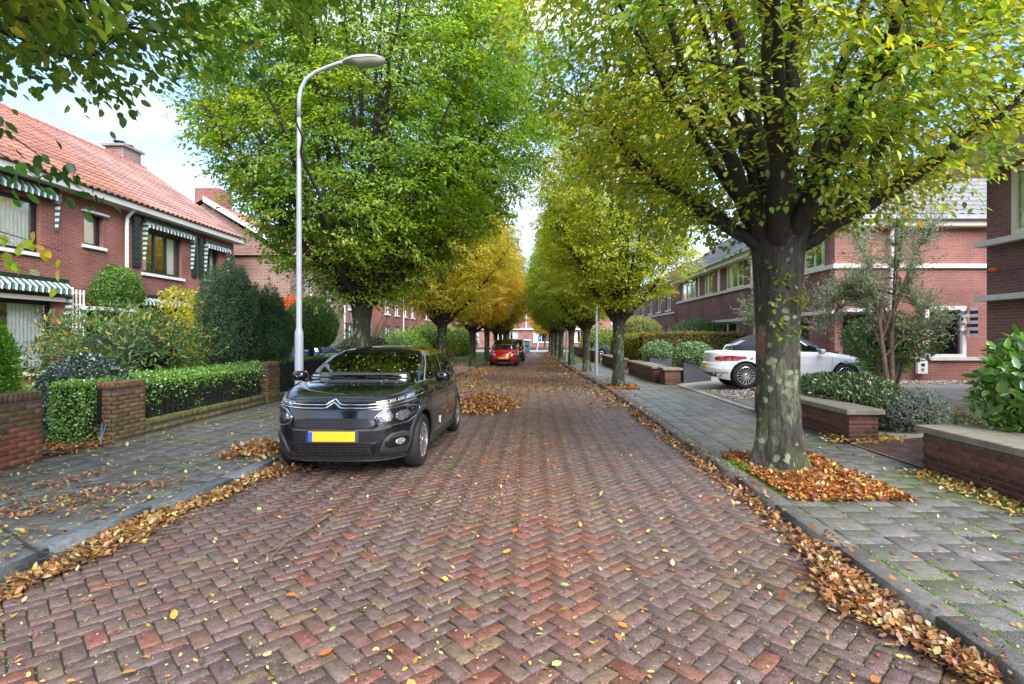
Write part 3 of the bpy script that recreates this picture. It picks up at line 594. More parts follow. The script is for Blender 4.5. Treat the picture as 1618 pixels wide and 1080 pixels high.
# ---- row of houses beyond
def row_house(name, label, xw, sgn, y0, y1, zt, ridge, tilecol, bm, wins, fm='white', gable0=True, tmat='tile', rm='underlay', band=None, dpipe=()):
    Hh = empty(name, (xw, (y0+y1)/2, 0)); tag(Hh, label, 'house'); P = Pl('x', xw, sgn); ops = [w[:4] for w in wins]
    wall(P, Hh, y0, y1, -.1, zt, ops, M[bm]); 
    for w_ in wins: window(P, Hh, *w_[:4], w_[4], fm, curt=w_[5] if len(w_) > 5 else 1, fw=.07)
    e = xw+sgn*.4; r_ = xw-sgn*ridge[0]; b = xw-sgn*2*ridge[0]-sgn*.4
    for yy, s in ((y0, -1), (y1, 1)):
        mb = MB(); mb.add([(xw-sgn*.3, yy, -.1), (b, yy, -.1), (b, yy, zt), (r_, yy, ridge[1]-.15), (xw-sgn*.3, yy, zt)], [(0, 1, 2, 3, 4)]); mb.build('wall', M[bm], Hh, uv=True)
    rf = gable_roof_base(Hh, e, b, r_, y0-.15, y1+.15, zt+.05, ridge[1], M[rm])
    roof_slope(rf, (e, y0-.15, zt+.05), (0, 1, 0), (r_-e, 0, ridge[1]-zt-.05), y1-y0+.3, math.hypot(r_-e, ridge[1]-zt-.05), lambda i, j: np.array(tilecol)*rs_.uniform(.85, 1.15), M[tmat], nsep=40 if y0 < 40 else 0)
    mb = MB(); P.box(mb, y0, y1, zt-.08, zt+.08, .12, .42); mb.build('gutter', M['gwhite'], Hh)
    if gable0:
        mb = MB(); mb.add([(e, y0-.2, zt-.1), (e, y0-.2, zt+.12), (r_, y0-.2, ridge[1]+.1), (r_, y0-.2, ridge[1]-.14), (e, y0-.12, zt-.1), (e, y0-.12, zt+.12), (r_, y0-.12, ridge[1]+.1), (r_, y0-.12, ridge[1]-.14)], [(0, 1, 2, 3), (7, 6, 5, 4), (1, 5, 6, 2), (0, 3, 7, 4)]); mb.build('verge_board', M['white'], rf)
    for y in dpipe: mb = MB(); mb.tube([(xw+sgn*.1, y, .1), (xw+sgn*.1, y, zt-.1)], .045, 6); mb.build('downpipe', M['white'], Hh)
    if band:
        for z in band: mb = MB(); P.box(mb, y0, y1, z, z+.12, .002, .08); mb.build('stone_band', M['stone'], Hh)
    return Hh, rf
wl = []
for y0 in (25.5, 28.0, 31.5, 34.0): wl.append((y0, y0+1.1, 3.2, 4.8, 1, 2))
for y0 in (25.5, 31.0): wl.append((y0, y0+2.2, .9, 2.4, 2, 1))
h2, r2 = row_house('brick_house', 'brown brick gabled house half hidden behind the large green street tree', -10.6, 1, 24.0, 36.5, 5.1, (3.7, 7.6), (.60, .22, .14), 'brickL2', wl, dpipe=(30.6,))
ch = MB(); ch.box(-14.9, -13.8, 24.2, 25.2, 6.6, 8.15); ch.build('chimney', M['brickR'], r2, uv=True)
for k, (y0, lab, cc) in enumerate([(37.0, 'brick house with white shuttered windows behind the bare shrub', (.5, .2, .14)), (49.0, 'last brick house on the left before the cross street', (.42, .2, .15))]):
    wl = []
    for j in range(4):
        a = y0+.8+j*2.7; wl += [(a, a+1.3, 3.2, 4.6, 2 if j % 2 else 1, 2), (a, a+1.5, .9, 2.4, 2, 1)]
    row_house('brick_house', lab, -10.2+.4*k, 1, y0, y0+11.5, 5.2, (3.8, 7.8), cc, 'brickL', wl, dpipe=(y0+5.8,))
# ---- right house beyond the white car
HR = empty('brick_house', (9.3, 26, 0)); tag(HR, 'pinkish brick house with grey tiled hipped roof and white stone bands', 'house')
PF = Pl('x', 9.3, -1); PE = Pl('y', 17.0, -1)
fo = [(17.6, 19.6, 3.87, 5.1), (20.9, 22.6, 3.87, 5.1), (24.4, 26.6, 3.87, 5.1), (28.6, 30.0, 3.87, 5.1), (31.6, 34.6, 3.87, 5.1), (18.6, 20.2, .25, 2.3), (22.2, 23.4, .9, 2.3), (25.0, 28.2, .9, 2.3), (30.0, 33.5, .9, 2.3)]
wall(PF, HR, 17.302, 35.5, .0, 5.0, fo, M['brickRd'])
for f in fo[:5]: window(PF, HR, *f, 2 if f[1]-f[0] < 1.9 else 3, 'cream', sill=False, rec=.03, curt=1)
for f in fo[6:]: window(PF, HR, *f, 2, 'cream', rec=.05, curt=1)
mb = MB(); PF.box(mb, 18.6, 20.2, .25, 2.3, -.3, -.24); mb.build('door', M['dgreen'], HR)
for (a, b) in ((23.2, 23.5), (27.4, 27.7), (30.8, 31.0)): mb = MB(); PF.box(mb, a, b, 3.86, 5.1, .002, .04); mb.build('pilaster', M['cream'], HR)
eo = [(12.06, 13.32, .95, 2.55), (9.55, 10.35, .25, 2.3)]
wall(PE, HR, 9.3, 24, .0, 5.0, eo, M['brickR'])
window(PE, HR, *eo[0], 1, 'white', outer=.06, fw=.12, curt=0, sill=False)
mb = MB(); PE.box(mb, 9.55, 10.35, .25, 2.3, -.3, -.24); mb.build('door', M['dgreen'], HR); mb = MB(); PE.box(mb, 9.4, 10.6, 2.36, 2.46, 0, .5); mb.build('door_canopy', M['white'], HR)
s = MB()
for i in range(9):
    a = 2.5-i*.1; c = (.02, .025, .09) if i % 2 else (.75, .75, .74); s.add([(13.42, 16.93, a), (13.42, 16.62, a), (13.42, 16.62, a-.1), (13.42, 16.93, a-.1)], [(0, 1, 2, 3)], c); s.add([(13.12+.09*(i%3), 16.9, a), (13.21+.09*(i%3), 16.9, a), (13.21+.09*(i%3), 16.9, a-.1), (13.12+.09*(i%3), 16.9, a-.1)], [(0, 1, 2, 3)], c)
s.build('awning_side', M['fabric'], HR)
for P_, a, b in ((PF, 17.0, 35.5), (PE, 9.21, 24)):
    mb = MB(); P_.box(mb, a, b, 3.72, 3.85, .003, .09); mb.build('stone_band', M['stone'], HR)
    if P_ is PE: mb = MB(); P_.box(mb, 10.4, b, .93-.05, .93+.05, .003, .08); mb.build('stone_band', M['stone'], HR)
mb = MB(); PF.box(mb, 17, 35.5, 2.32, 2.44, .003, .09); mb.build('stone_band', M['stone'], HR)
mb = MB(); mb.box(8.9, 9.3, 16.7, 35.8, 4.98, 5.16); mb.box(9.3, 24, 16.7, 17.0, 4.98, 5.16); mb.build('soffit', M['cream'], HR)
mb = MB(); mb.box(8.74, 8.9, 16.55, 35.9, 5.16, 5.29); mb.box(8.9, 24, 16.55, 16.7, 5.16, 5.29); mb.build('gutter', M['gutter'], HR)
mb = MB(); mb.tube([(10.98, 16.7, 5.1), (10.98, 16.86, 4.8), (10.98, 16.87, .3)], .055, 8); mb.build('downpipe', M['white'], HR)
# hipped roof, flat on top
zE, zT, run = 5.27, 7.5, 3.2
mb = MB(); A_ = (8.85, 16.65, zE); B_ = (26, 16.65, zE); mb.add([(8.85, 16.65, zE), (26, 16.65, zE), (26, 16.65+run, zT), (8.85+run, 16.65+run, zT), (8.85, 36, zE), (8.85+run, 36, zT), (26, 36, zT)], [(0, 1, 2, 3), (0, 3, 5, 4), (3, 2, 6, 5)])
rf = mb.build('roof', M['underlayg'], HR)
gt = pantile(.3, .36, .03, 'b'); gc = lambda i, j: np.array((.20, .205, .215))*rs_.uniform(.8, 1.2)
sl_ = math.hypot(run, zT-zE)
roof_slope(rf, (8.85, 16.65, zE), (1, 0, 0), (0, run, zT-zE), 16, sl_, gc, M['gtile'], gt, .3, .355, lim=lambda a, b: a > b*run/sl_)
roof_slope(rf, (8.85, 16.65, zE), (0, 1, 0), (run, 0, zT-zE), 19.3, sl_, gc, M['gtile'], gt, .3, .355, lim=lambda a, b: a > b*run/sl_, nsep=150)
mb = MB(); mb.tube([(8.85, 16.65, zE+.05), (8.85+run, 16.65+run, zT+.06)], .1, 8); mb.tube([(8.85+run, 16.65+run, zT+.06), (26, 16.65+run, zT+.06)], .1, 8); mb.tube([(8.85+run, 16.65+run, zT+.06), (8.85+run, 36, zT+.06)], .1, 8); mb.build('ridge_tile', M['roofflat'], rf, kind='stuff')
dm = MB(); dm.box(10.2, 13, 24.5, 27.5, 6.0, 7.6); d_ = dm.build('dormer', M['white'], rf); dm = MB(); dm.box(10.05, 13, 24.35, 27.65, 7.6, 7.72); dm.build('dormer_roof', M['roofflat'], d_); dm = MB(); [dm.box(10.17, 10.198, a, a+.85, 6.5, 7.4) for a in (24.65, 25.6, 26.55)]; dm.build('pane', M['glass'], d_)
dm = MB(); [dm.box(a, a+.28, 24.47, 24.497, 6.1, 7.55) for a in np.arange(10.25, 12.8, .32)]; dm.build('cladding_board', mat('grey_cladding', (.25, .29, .36), .5), d_, kind='stuff')
row_house('brick_house', 'brick house with tall white windows beyond the grey roofed house', 9.6, -1, 37.5, 58, 5.4, (3.6, 7.8), (.5, .2, .14), 'brickRd', [(y, y+1.4, z, z+1.5, 2, 1) for y in (38.5, 41.5, 44.5, 48, 52) for z in (.9, 3.5)], band=(3.2,))
# ---- nearest house on the right edge
HN = empty('brick_house', (9.3, 8, 0)); tag(HN, 'dark purple brick house corner with pale stone bands and deep cream eaves', 'house')
wall(PF, HN, 2.0, 11.3, 0, 5.0, [(9.0, 10.75, 3.58, 4.9), (5.5, 8.5, 3.58, 4.9), (6, 9.4, .9, 2.2)], M['brickRd'])
window(PF, HN, 9.0, 10.75, 3.58, 4.9, 2, 'cream', sill=False, rec=.02, fw=.1); window(PF, HN, 5.5, 8.5, 3.58, 4.9, 3, 'cream', sill=False, rec=.02, fw=.1); window(PF, HN, 6, 9.4, .9, 2.2, 3, 'cream')
mb = MB(); mb.box(9.6, 20, 11.0, 11.3, 0, 5.0); mb.build('wall', M['brickRd'], HN, uv=True)
for z in (3.44, 2.33): mb = MB(); mb.box(9.12, 9.298, 2, 11.3, z, z+.11); mb.box(9.12, 20, 11.302, 11.42, z, z+.11); mb.build('stone_band', M['stone'], HN)
mb = MB(); mb.box(9.27, 20, 2, 11.33, 5.0, 5.12); mb.box(8.3, 20, 1.8, 12.2, 5.12, 5.2); mb.build('soffit', M['cream'], HN)
mb = MB(); mb.box(8.14, 8.3, 1.8, 12.35, 5.16, 5.36); mb.box(8.3, 20, 12.2, 12.35, 5.16, 5.36); mb.build('gutter', M['gutter'], HN)
mb = MB(); mb.add([(8.3, 1.8, 5.34), (8.3, 12.3, 5.34), (12, 8.6, 7.6), (12, 1.8, 7.6), (20, 12.3, 5.34), (20, 8.6, 7.6)], [(0, 1, 2, 3), (1, 4, 5, 2)]); rn = mb.build('roof', M['underlayg'], HN)
roof_slope(rn, (8.3, 1.8, 5.34), (0, 1, 0), (3.7, 0, 2.26), 10.4, 4.3, gc, M['gtile'], gt, .3, .355, nsep=0, lim=lambda a, b: a < 10.4-b*.85)
mb = MB(); mb.lathe([(.0, .0), (.05, .0), (.05, .09), (.035, .12), (0, .13)], 10, Matrix.Translation((9.29, 11.05, 2.95)) @ Matrix.Rotation(R(-90), 4, 'Y')); tag(mb.build('alarm_lamp', M['orange']), 'small orange alarm light on the dark brick corner', 'alarm light')
# charger on wall
W_ = empty('wall_charger', (11.65, 16.9, .6)); tag(W_, 'white wall charger box with dark display low on the brick wall', 'charger')
mb = MB(); mb.box(11.75, 12.05, 16.83, 16.93, .48, .86); mb.build('casing', M['white'], W_); mb = MB(); mb.box(11.85, 11.96, 16.822, 16.829, .7, .79); mb.build('display', M['black'], W_); mb = MB(); mb.lathe([(.0, .01), (.05, .01), (.05, 0)], 12, Matrix.Translation((11.9, 16.828, .6)) @ Matrix.Rotation(R(90), 4, 'X')); mb.build('socket', M['gutter'], W_)
# ---- far end building
HF = empty('brick_house', (0, 88, 0)); tag(HF, 'low red brick terrace closing the far end of the street', 'house'); PE2 = Pl('y', 85, -1)
wf = [(x, x+2.6, 3.6, 5.0) for x in range(-24, 24, 6)]+[(x, x+3.6, .8, 2.5) for x in range(-24, 24, 6)]
wall(PE2, HF, -30, 30, 0, 5.6, wf, M['brickR'])
for q in wf: window(PE2, HF, *q, 3, 'white', curt=1)
mb = MB(); mb.box(-30, 30, 84.7, 84.998, 2.7, 2.9); mb.build('stone_band', M['white'], HF)
for x in (-7, -1.2, 5): mb = MB(); mb.box(x, x+.15, 84.8, 84.99, 2.9, 5.6); mb.build('downpipe', M['white'], HF)
mb = MB(); mb.add([(-31, 84.4, 5.55), (31, 84.4, 5.55), (31, 89, 8.5), (-31, 89, 8.5), (-31, 94, 5.5), (31, 94, 5.5)], [(0, 1, 2, 3), (3, 2, 5, 4)]); o = mb.build('roof', M['tile'], HF); o.color = (.5, .2, .14, 1)
# ================================================================ GARDEN WALLS (real bricks)
def brick_wall(name, label, x0, x1, y0, y1, z0, z1, colf, capm=None, capov=.05, soldier=True, cat='wall', nsep=300, group=None, capt=.07):
    E = empty(name, ((x0+x1)/2, (y0+y1)/2, z0)); tag(E, label, cat, group)
    mb = MB(); i_ = .006; mb.box(x0+i_, x1-i_, y0+i_, y1-i_, z0-.1, z1-.004); mb.build('mortar_core', M['mortar'], E)
    bl, bh, g = .21, .052, .011; top = z1-(.105 if soldier else 0); mats, cols = [], []
    def face(a0, a1, fx, r0):            # a run of bricks along one face
        n = int((top-z0)/(bh+g)); Ln = a1-a0
        for j in range(n):
            z = z0+(j+.5)*(bh+g); off = -(bl/2 if j % 2 else 0); a = a0+off
            while a < a1-.02:
                s, e = max(a, a0), min(a+bl, a1)
                if e-s > .03:
                    m = fx((s+e)/2, z); m = m @ np.diag([(e-s)/bl, 1, 1, 1]); mats.append(m); cols.append(colf(m[0, 3], m[1, 3], z))
                a += bl+g
        if soldier:
            for a in np.arange(a0+.03, a1-.02, bh+g): m = fx(a, z1-.052) @ np.array(Matrix.Rotation(R(90), 4, 'Z')) @ np.diag([.1/bl, 1, 1, 1]); mats.append(m); cols.append(colf(m[0, 3], m[1, 3], z1))
    tv, tf = brick_piece(bl, bh, .02, .004)
    mk = lambda X, Y, Z, ex, ey, ez: np.array([[ex[0], ey[0], ez[0], X], [ex[1], ey[1], ez[1], Y], [ex[2], ey[2], ez[2], Z], [0, 0, 0, 1.0]])
    jit = lambda: rs_.normal(0, .0015)
    face(y0, y1, lambda a, z: mk(x1+jit(), a, z, (0, 1, 0), (0, 0, 1), (1, 0, 0)), 0) if x1 < 0 else face(y0, y1, lambda a, z: mk(x0+jit(), a, z, (0, -1, 0), (0, 0, 1), (-1, 0, 0)), 0)
    face(x0, x1, lambda a, z: mk(a, y0+jit(), z, (1, 0, 0), (0, 0, 1), (0, -1, 0)), 0)
    pieces('brick', 'far_bricks', tv, tf, mats, cols, M['wallbrick'], E, nsep=nsep)
    if soldier:
        ms, cs = [], []; tv2, tf2 = brick_piece(x1-x0, bh, .03, .004)
        for a in np.arange(y0+.03, y1-.02, bh+g): ms.append(xf((x0+x1)/2, a, z1+jit()+.004)); cs.append(colf((x0+x1)/2, a, z1))
        pieces('coping_brick', 'far_coping_bricks', tv2, tf2, ms, cs, M['wallbrick'], E, nsep=60)
    if capm:
        n = max(1, round((y1-y0)/1.2)); Lc = (y1-y0+2*capov)/n
        for k in range(n):
            cv, cf = brick_piece(x1-x0+2*capov, Lc-.006, capt, .008, True); o = obj('coping_stone', cv, cf.tolist(), M[capm], E); o.location = Vector(((x0+x1)/2, y0-capov+Lc*(k+.5), z1+capt))
    return E
brown = lambda x, y, z: np.array((.20, .12, .06))*rs_.uniform(.7, 1.25)*(np.array((.75, 1.0, .7)) if z < .45 and rs_.random() < .6 else np.array((1.05, .85, .9)) if z > .7 else 1)
brownr = lambda x, y, z: (np.array((.30, .10, .06)) if z < .55 and rs_.random() < .8 else np.array((.18, .115, .055)))*rs_.uniform(.75, 1.2)
mossy = lambda x, y, z: np.array((.15, .13, .055))*rs_.uniform(.65, 1.4)*(np.array((.9, 1.15, .8)) if rs_.random() < .5 else 1)
redw = lambda x, y, z: np.array((.165, .06, .042))*rs_.uniform(.75, 1.25)*(.6 if z < .25 else 1)
brick_wall('garden_wall', 'brown and red brick wall end at the left edge under the bush', -6.36, -6.1, 4.2, 6.85, .09, .93, brownr)
brick_wall('gate_pillar', 'brown brick pillar with a black iron bar beside the garden gap', -6.36, -6.1, 8.0, 8.66, .09, .93, brown, cat='pillar')
brick_wall('low_wall', 'low mossy brick wall under the black picket fence', -6.34, -6.12, 8.66, 12.6, .09, .29, mossy, cat='wall')
brick_wall('brick_pillar', 'brown brick pillar at the far end of the clipped hedge', -6.38, -6.08, 12.6, 13.2, .09, 1.0, brown, cat='pillar')
brick_wall('low_wall', 'low brick wall under the dark fence behind the lamp post', -6.34, -6.12, 13.2, 22, .09, .24, mossy, cat='wall', nsep=120)
mb = MB(); mb.box(-6.31, -6.26, 7.955, 7.985, .38, .84); mb.box(-6.325, -6.245, 7.975, 7.99, .34, .4); tag(mb.build('iron_bar', M['black']), 'black iron bar fixed upright to the brick pillar', 'gate fitting')
for k_, (a, b, nm) in enumerate([((-6.25, 7.98, .36), (-5.98, 7.6, .11), 'upper'), ((-6.2, 7.98, .33), (-6.0, 7.62, .11), 'lower')]):
    t = np.linspace(0, 1, 8)[:, None]; P = (1-t)*np.array(a)+t*np.array(b); mb = MB(); mb.tube(P, .006, 5); tag(mb.build('cable', M['cable']), f'thin blue cable by the brick pillar, {nm} of the pair', 'cable')
def picket(y0, y1, label, step=.14, zb=.31, zt=.86):
    E = empty('picket_fence', (-6.2, (y0+y1)/2, zb)); tag(E, label, 'fence'); me = None
    for y in np.arange(y0+.07, y1-.05, step):
        if me is None:
            v = [(0, -.04, 0), (.02, -.04, 0), (.02, .04, 0), (0, .04, 0), (0, -.04, zt-zb-.05), (.02, -.04, zt-zb-.05), (.02, .04, zt-zb-.05), (0, .04, zt-zb-.05), (0, 0, zt-zb), (.02, 0, zt-zb)]
            o = obj('picket', v, [(0, 3, 2, 1), (0, 1, 5, 4), (1, 2, 6, 5), (2, 3, 7, 6), (3, 0, 4, 7), (4, 5, 9, 8), (5, 6, 9), (6, 7, 8, 9), (7, 4, 8)], M['fence'], E, world=False); me = o.data
        else: o = link('picket', me, E, False)
        o.location = (rs_.normal(0, .003), y-(y0+y1)/2, rs_.normal(0, .006)); o.rotation_euler = (rs_.normal(0, .012), 0, 0)
    for z in (zb+.08, zt-.15): mb = MB(); mb.box(-6.235, -6.203, y0, y1, z, z+.06); mb.build('rail', M['fence'], E)
picket(8.68, 12.58, 'black picket fence swallowed by the clipped hedge beside the brick pillar')
picket(13.22, 21.8, 'dark picket fence with pointed tops running behind the black car', zb=.25, zt=1.0)
brick_wall('garden_wall', 'red brick garden wall with concrete coping at the right edge', 4.45, 5.1, 1.2, 6.3, .09, .52, redw, 'cap', soldier=False)
brick_wall('garden_wall', 'red brick garden wall behind the big lichen covered trunk', 4.5, 4.92, 7.85, 11.2, .09, .50, redw, 'cap', .06, soldier=False)
brick_wall('brick_pier', 'short brick pier with flat coping left of the grey planter', 4.15, 4.65, 17.4, 18.1, .09, .55, redw, 'cap', .06, soldier=False, cat='pier', nsep=80)
brick_wall('garden_wall', 'brick garden wall left of the short pier', 4.0, 4.5, 18.35, 23.2, .09, .55, redw, 'cap', .06, soldier=False, nsep=100)
brick_wall('garden_wall', 'distant brick garden wall beyond the second street tree', 3.85, 4.3, 25.2, 31, .09, .55, redw, 'cap', .06, soldier=False, nsep=60)
brick_wall('garden_wall', 'farthest brick garden wall on the right', 3.7, 4.0, 33, 52, .09, .75, redw, None, soldier=False, nsep=0)
mb = MB(); mb.box(-6.3, -6.1, 22.5, 50, .05, .85); tag(mb.build('garden_wall', M['brickL2'], uv=True), 'grey brown garden wall in the distance behind the left row of trees', 'wall')
# planters
def planter(x0, x1, y0, y1, z1, label):
    E = empty('planter', ((x0+x1)/2, (y0+y1)/2, .1)); tag(E, label, 'planter'); mb = MB()
    t = .03; mb.box(x0, x1, y0, y0+t, .1, z1); mb.box(x0, x1, y1-t, y1, .1, z1); mb.box(x0, x0+t, y0+t, y1-t, .1, z1); mb.box(x1-t, x1, y0+t, y1-t, .1, z1); mb.build('box', M['planter'], E)
    mb = MB(); mb.box(x0+t, x1-t, y0+t, y1-t, .1, z1-.05); mb.build('soil', M['ground'], E)
planter(4.8, 5.68, 17.6, 18.5, .78, 'square dark grey planter next to the white car'); planter(4.55, 5.4, 21.5, 22.4, .78, 'square dark grey planter behind the brick pier')
# ================================================================ STREET FURNITURE
def lamp_post(loc, label, H_=6.0, rot=0):
    E = empty('street_lamp', loc, rot); tag(E, label, 'street lamp', 'street lamps along the road'); mb = MB()
    mb.lathe([(.064, -.1), (.064, 1.55), (.06, 1.60), (.042, 1.66), (.040, 3.0), (.031, H_-.6)], 16, Matrix.Identity(4)); mb.build('pole', M['pole'], E, smooth=True, world=False)
    P = [(0, 0, H_-.6), (0, 0, H_-.32), (.03, 0, H_-.15), (.11, 0, H_), (.26, 0, H_+.11), (.45, 0, H_+.19), (.62, 0, H_+.25), (.76, 0, H_+.27)]; mb = MB(); mb.tube(P, [.031, .031, .031, .031, .030, .029, .028, .028], 12); mb.build('arm', M['pole'], E, smooth=True, world=False)
    # head: shell above, bowl below
    xs = np.linspace(0, 1, 12); V, F, V2 = [], [], []; nn = 10
    for t in xs:
        hw = .14*(1-abs(2*t-1.05)**3.2*.75); hh = .085*(math.sin(math.pi*min(1, t*.9+.12))**.6)
        for i in range(nn+1): a = math.pi*i/nn; V.append((.66+t*.68, hw*math.cos(a), H_+.25+.055*t+hh*math.sin(a)))
        for i in range(nn+1): a = math.pi*i/nn; V2.append((.66+t*.68, hw*.93*math.cos(a), H_+.25+.055*t-(.04 if t < .28 else .10)*math.sin(a)*(1-abs(2*t-1.1)**4*.8)))
    F = [(j*(nn+1)+i, j*(nn+1)+i+1, (j+1)*(nn+1)+i+1, (j+1)*(nn+1)+i) for j in range(11) for i in range(nn)]
    hd = obj('lamp_head', V, F+[tuple(range(nn+1)), tuple(range(11*(nn+1), 12*(nn+1)))[::-1]], M['pole'], E, smooth=False, world=False)
    obj('lamp_bowl', V2, [f[::-1] for f in F], M['lampu'], hd, smooth=True, world=False)
    return E
lp = lamp_post((-3.62, 8.5, PZ), 'tall pale grey street lamp behind the black car on the left pavement', 5.5)
index_kids()
for i, (x, y, lab) in enumerate([(2.42, 21.2, 'street lamp beside the second right hand tree'), (2.0, 33.5, 'distant street lamp between trees on the right pavement'), (-3.6, 31.5, 'distant street lamp among the trees on the left'), (1.75, 48, 'farthest street lamp on the right')]):
    o = copy_tree(lp); o.location = (x, y, PZ); o['label'] = lab; o.rotation_euler.z = R(180) if x > 0 else 0
mb = MB(); X0 = px(842, 0, 59)[0]
E = empty('parking_sign', (px(848, 0, 59)[0], 59, .05)); tag(E, 'blue parking sign on a leaning white post at the far crossing', 'sign')
mb = MB(); mb.tube([(px(848, 0, 59)[0], 59, 0), (px(852, 0, 59)[0], 59, 1.5)], .06, 6); mb.build('post', M['white'], E); mb = MB(); mb.box(px(850, 0, 59)[0], px(855, 0, 59)[0], 58.9, 58.93, 1.2, 1.65); sb_ = mb.build('sign_panel', M['signblue'], E)
cu = bpy.data.curves.new('letter', 'FONT'); cu.body = 'P'; cu.size = .4; cu.extrude = .004; lo = bpy.data.objects.new('l', cu); C.objects.link(lo); bpy.context.view_layer.update(); lm = bpy.data.meshes.new_from_object(lo.evaluated_get(bpy.context.evaluated_depsgraph_get())); bpy.data.objects.remove(lo); lo = bpy.data.objects.new('letter', lm); C.objects.link(lo); lm.materials.clear(); lm.materials.append(M['white']); lo.rotation_euler = (R(90), 0, 0); lo.location = (px(850, 0, 59)[0]+.07, 58.885, 1.28); lo.parent = sb_
E = empty('portable_cabin', (-.75, 57.5, 0)); tag(E, 'light blue upright cabin standing at the end of the street', 'cabin')
mb = MB(); mb.prism([(-1.2, 57), (-.42, 57), (-.38, 57.04), (-.38, 57.96), (-1.24, 57.96), (-1.24, 57.04)], .02, 1.2); mb.build('body', M['blue'], E); mb = MB(); mb.box(-1.1, -.52, 56.96, 57, .12, 1.1); mb.build('door', mat('cabin_door', (.16, .5, .66), .4), E); mb = MB(); mb.lathe([(.62, 0), (.58, .08), (.4, .14), (0, .17)], 12, Matrix.Translation((-.81, 57.5, 1.2))); mb.build('roof', M['white'], E, smooth=True)

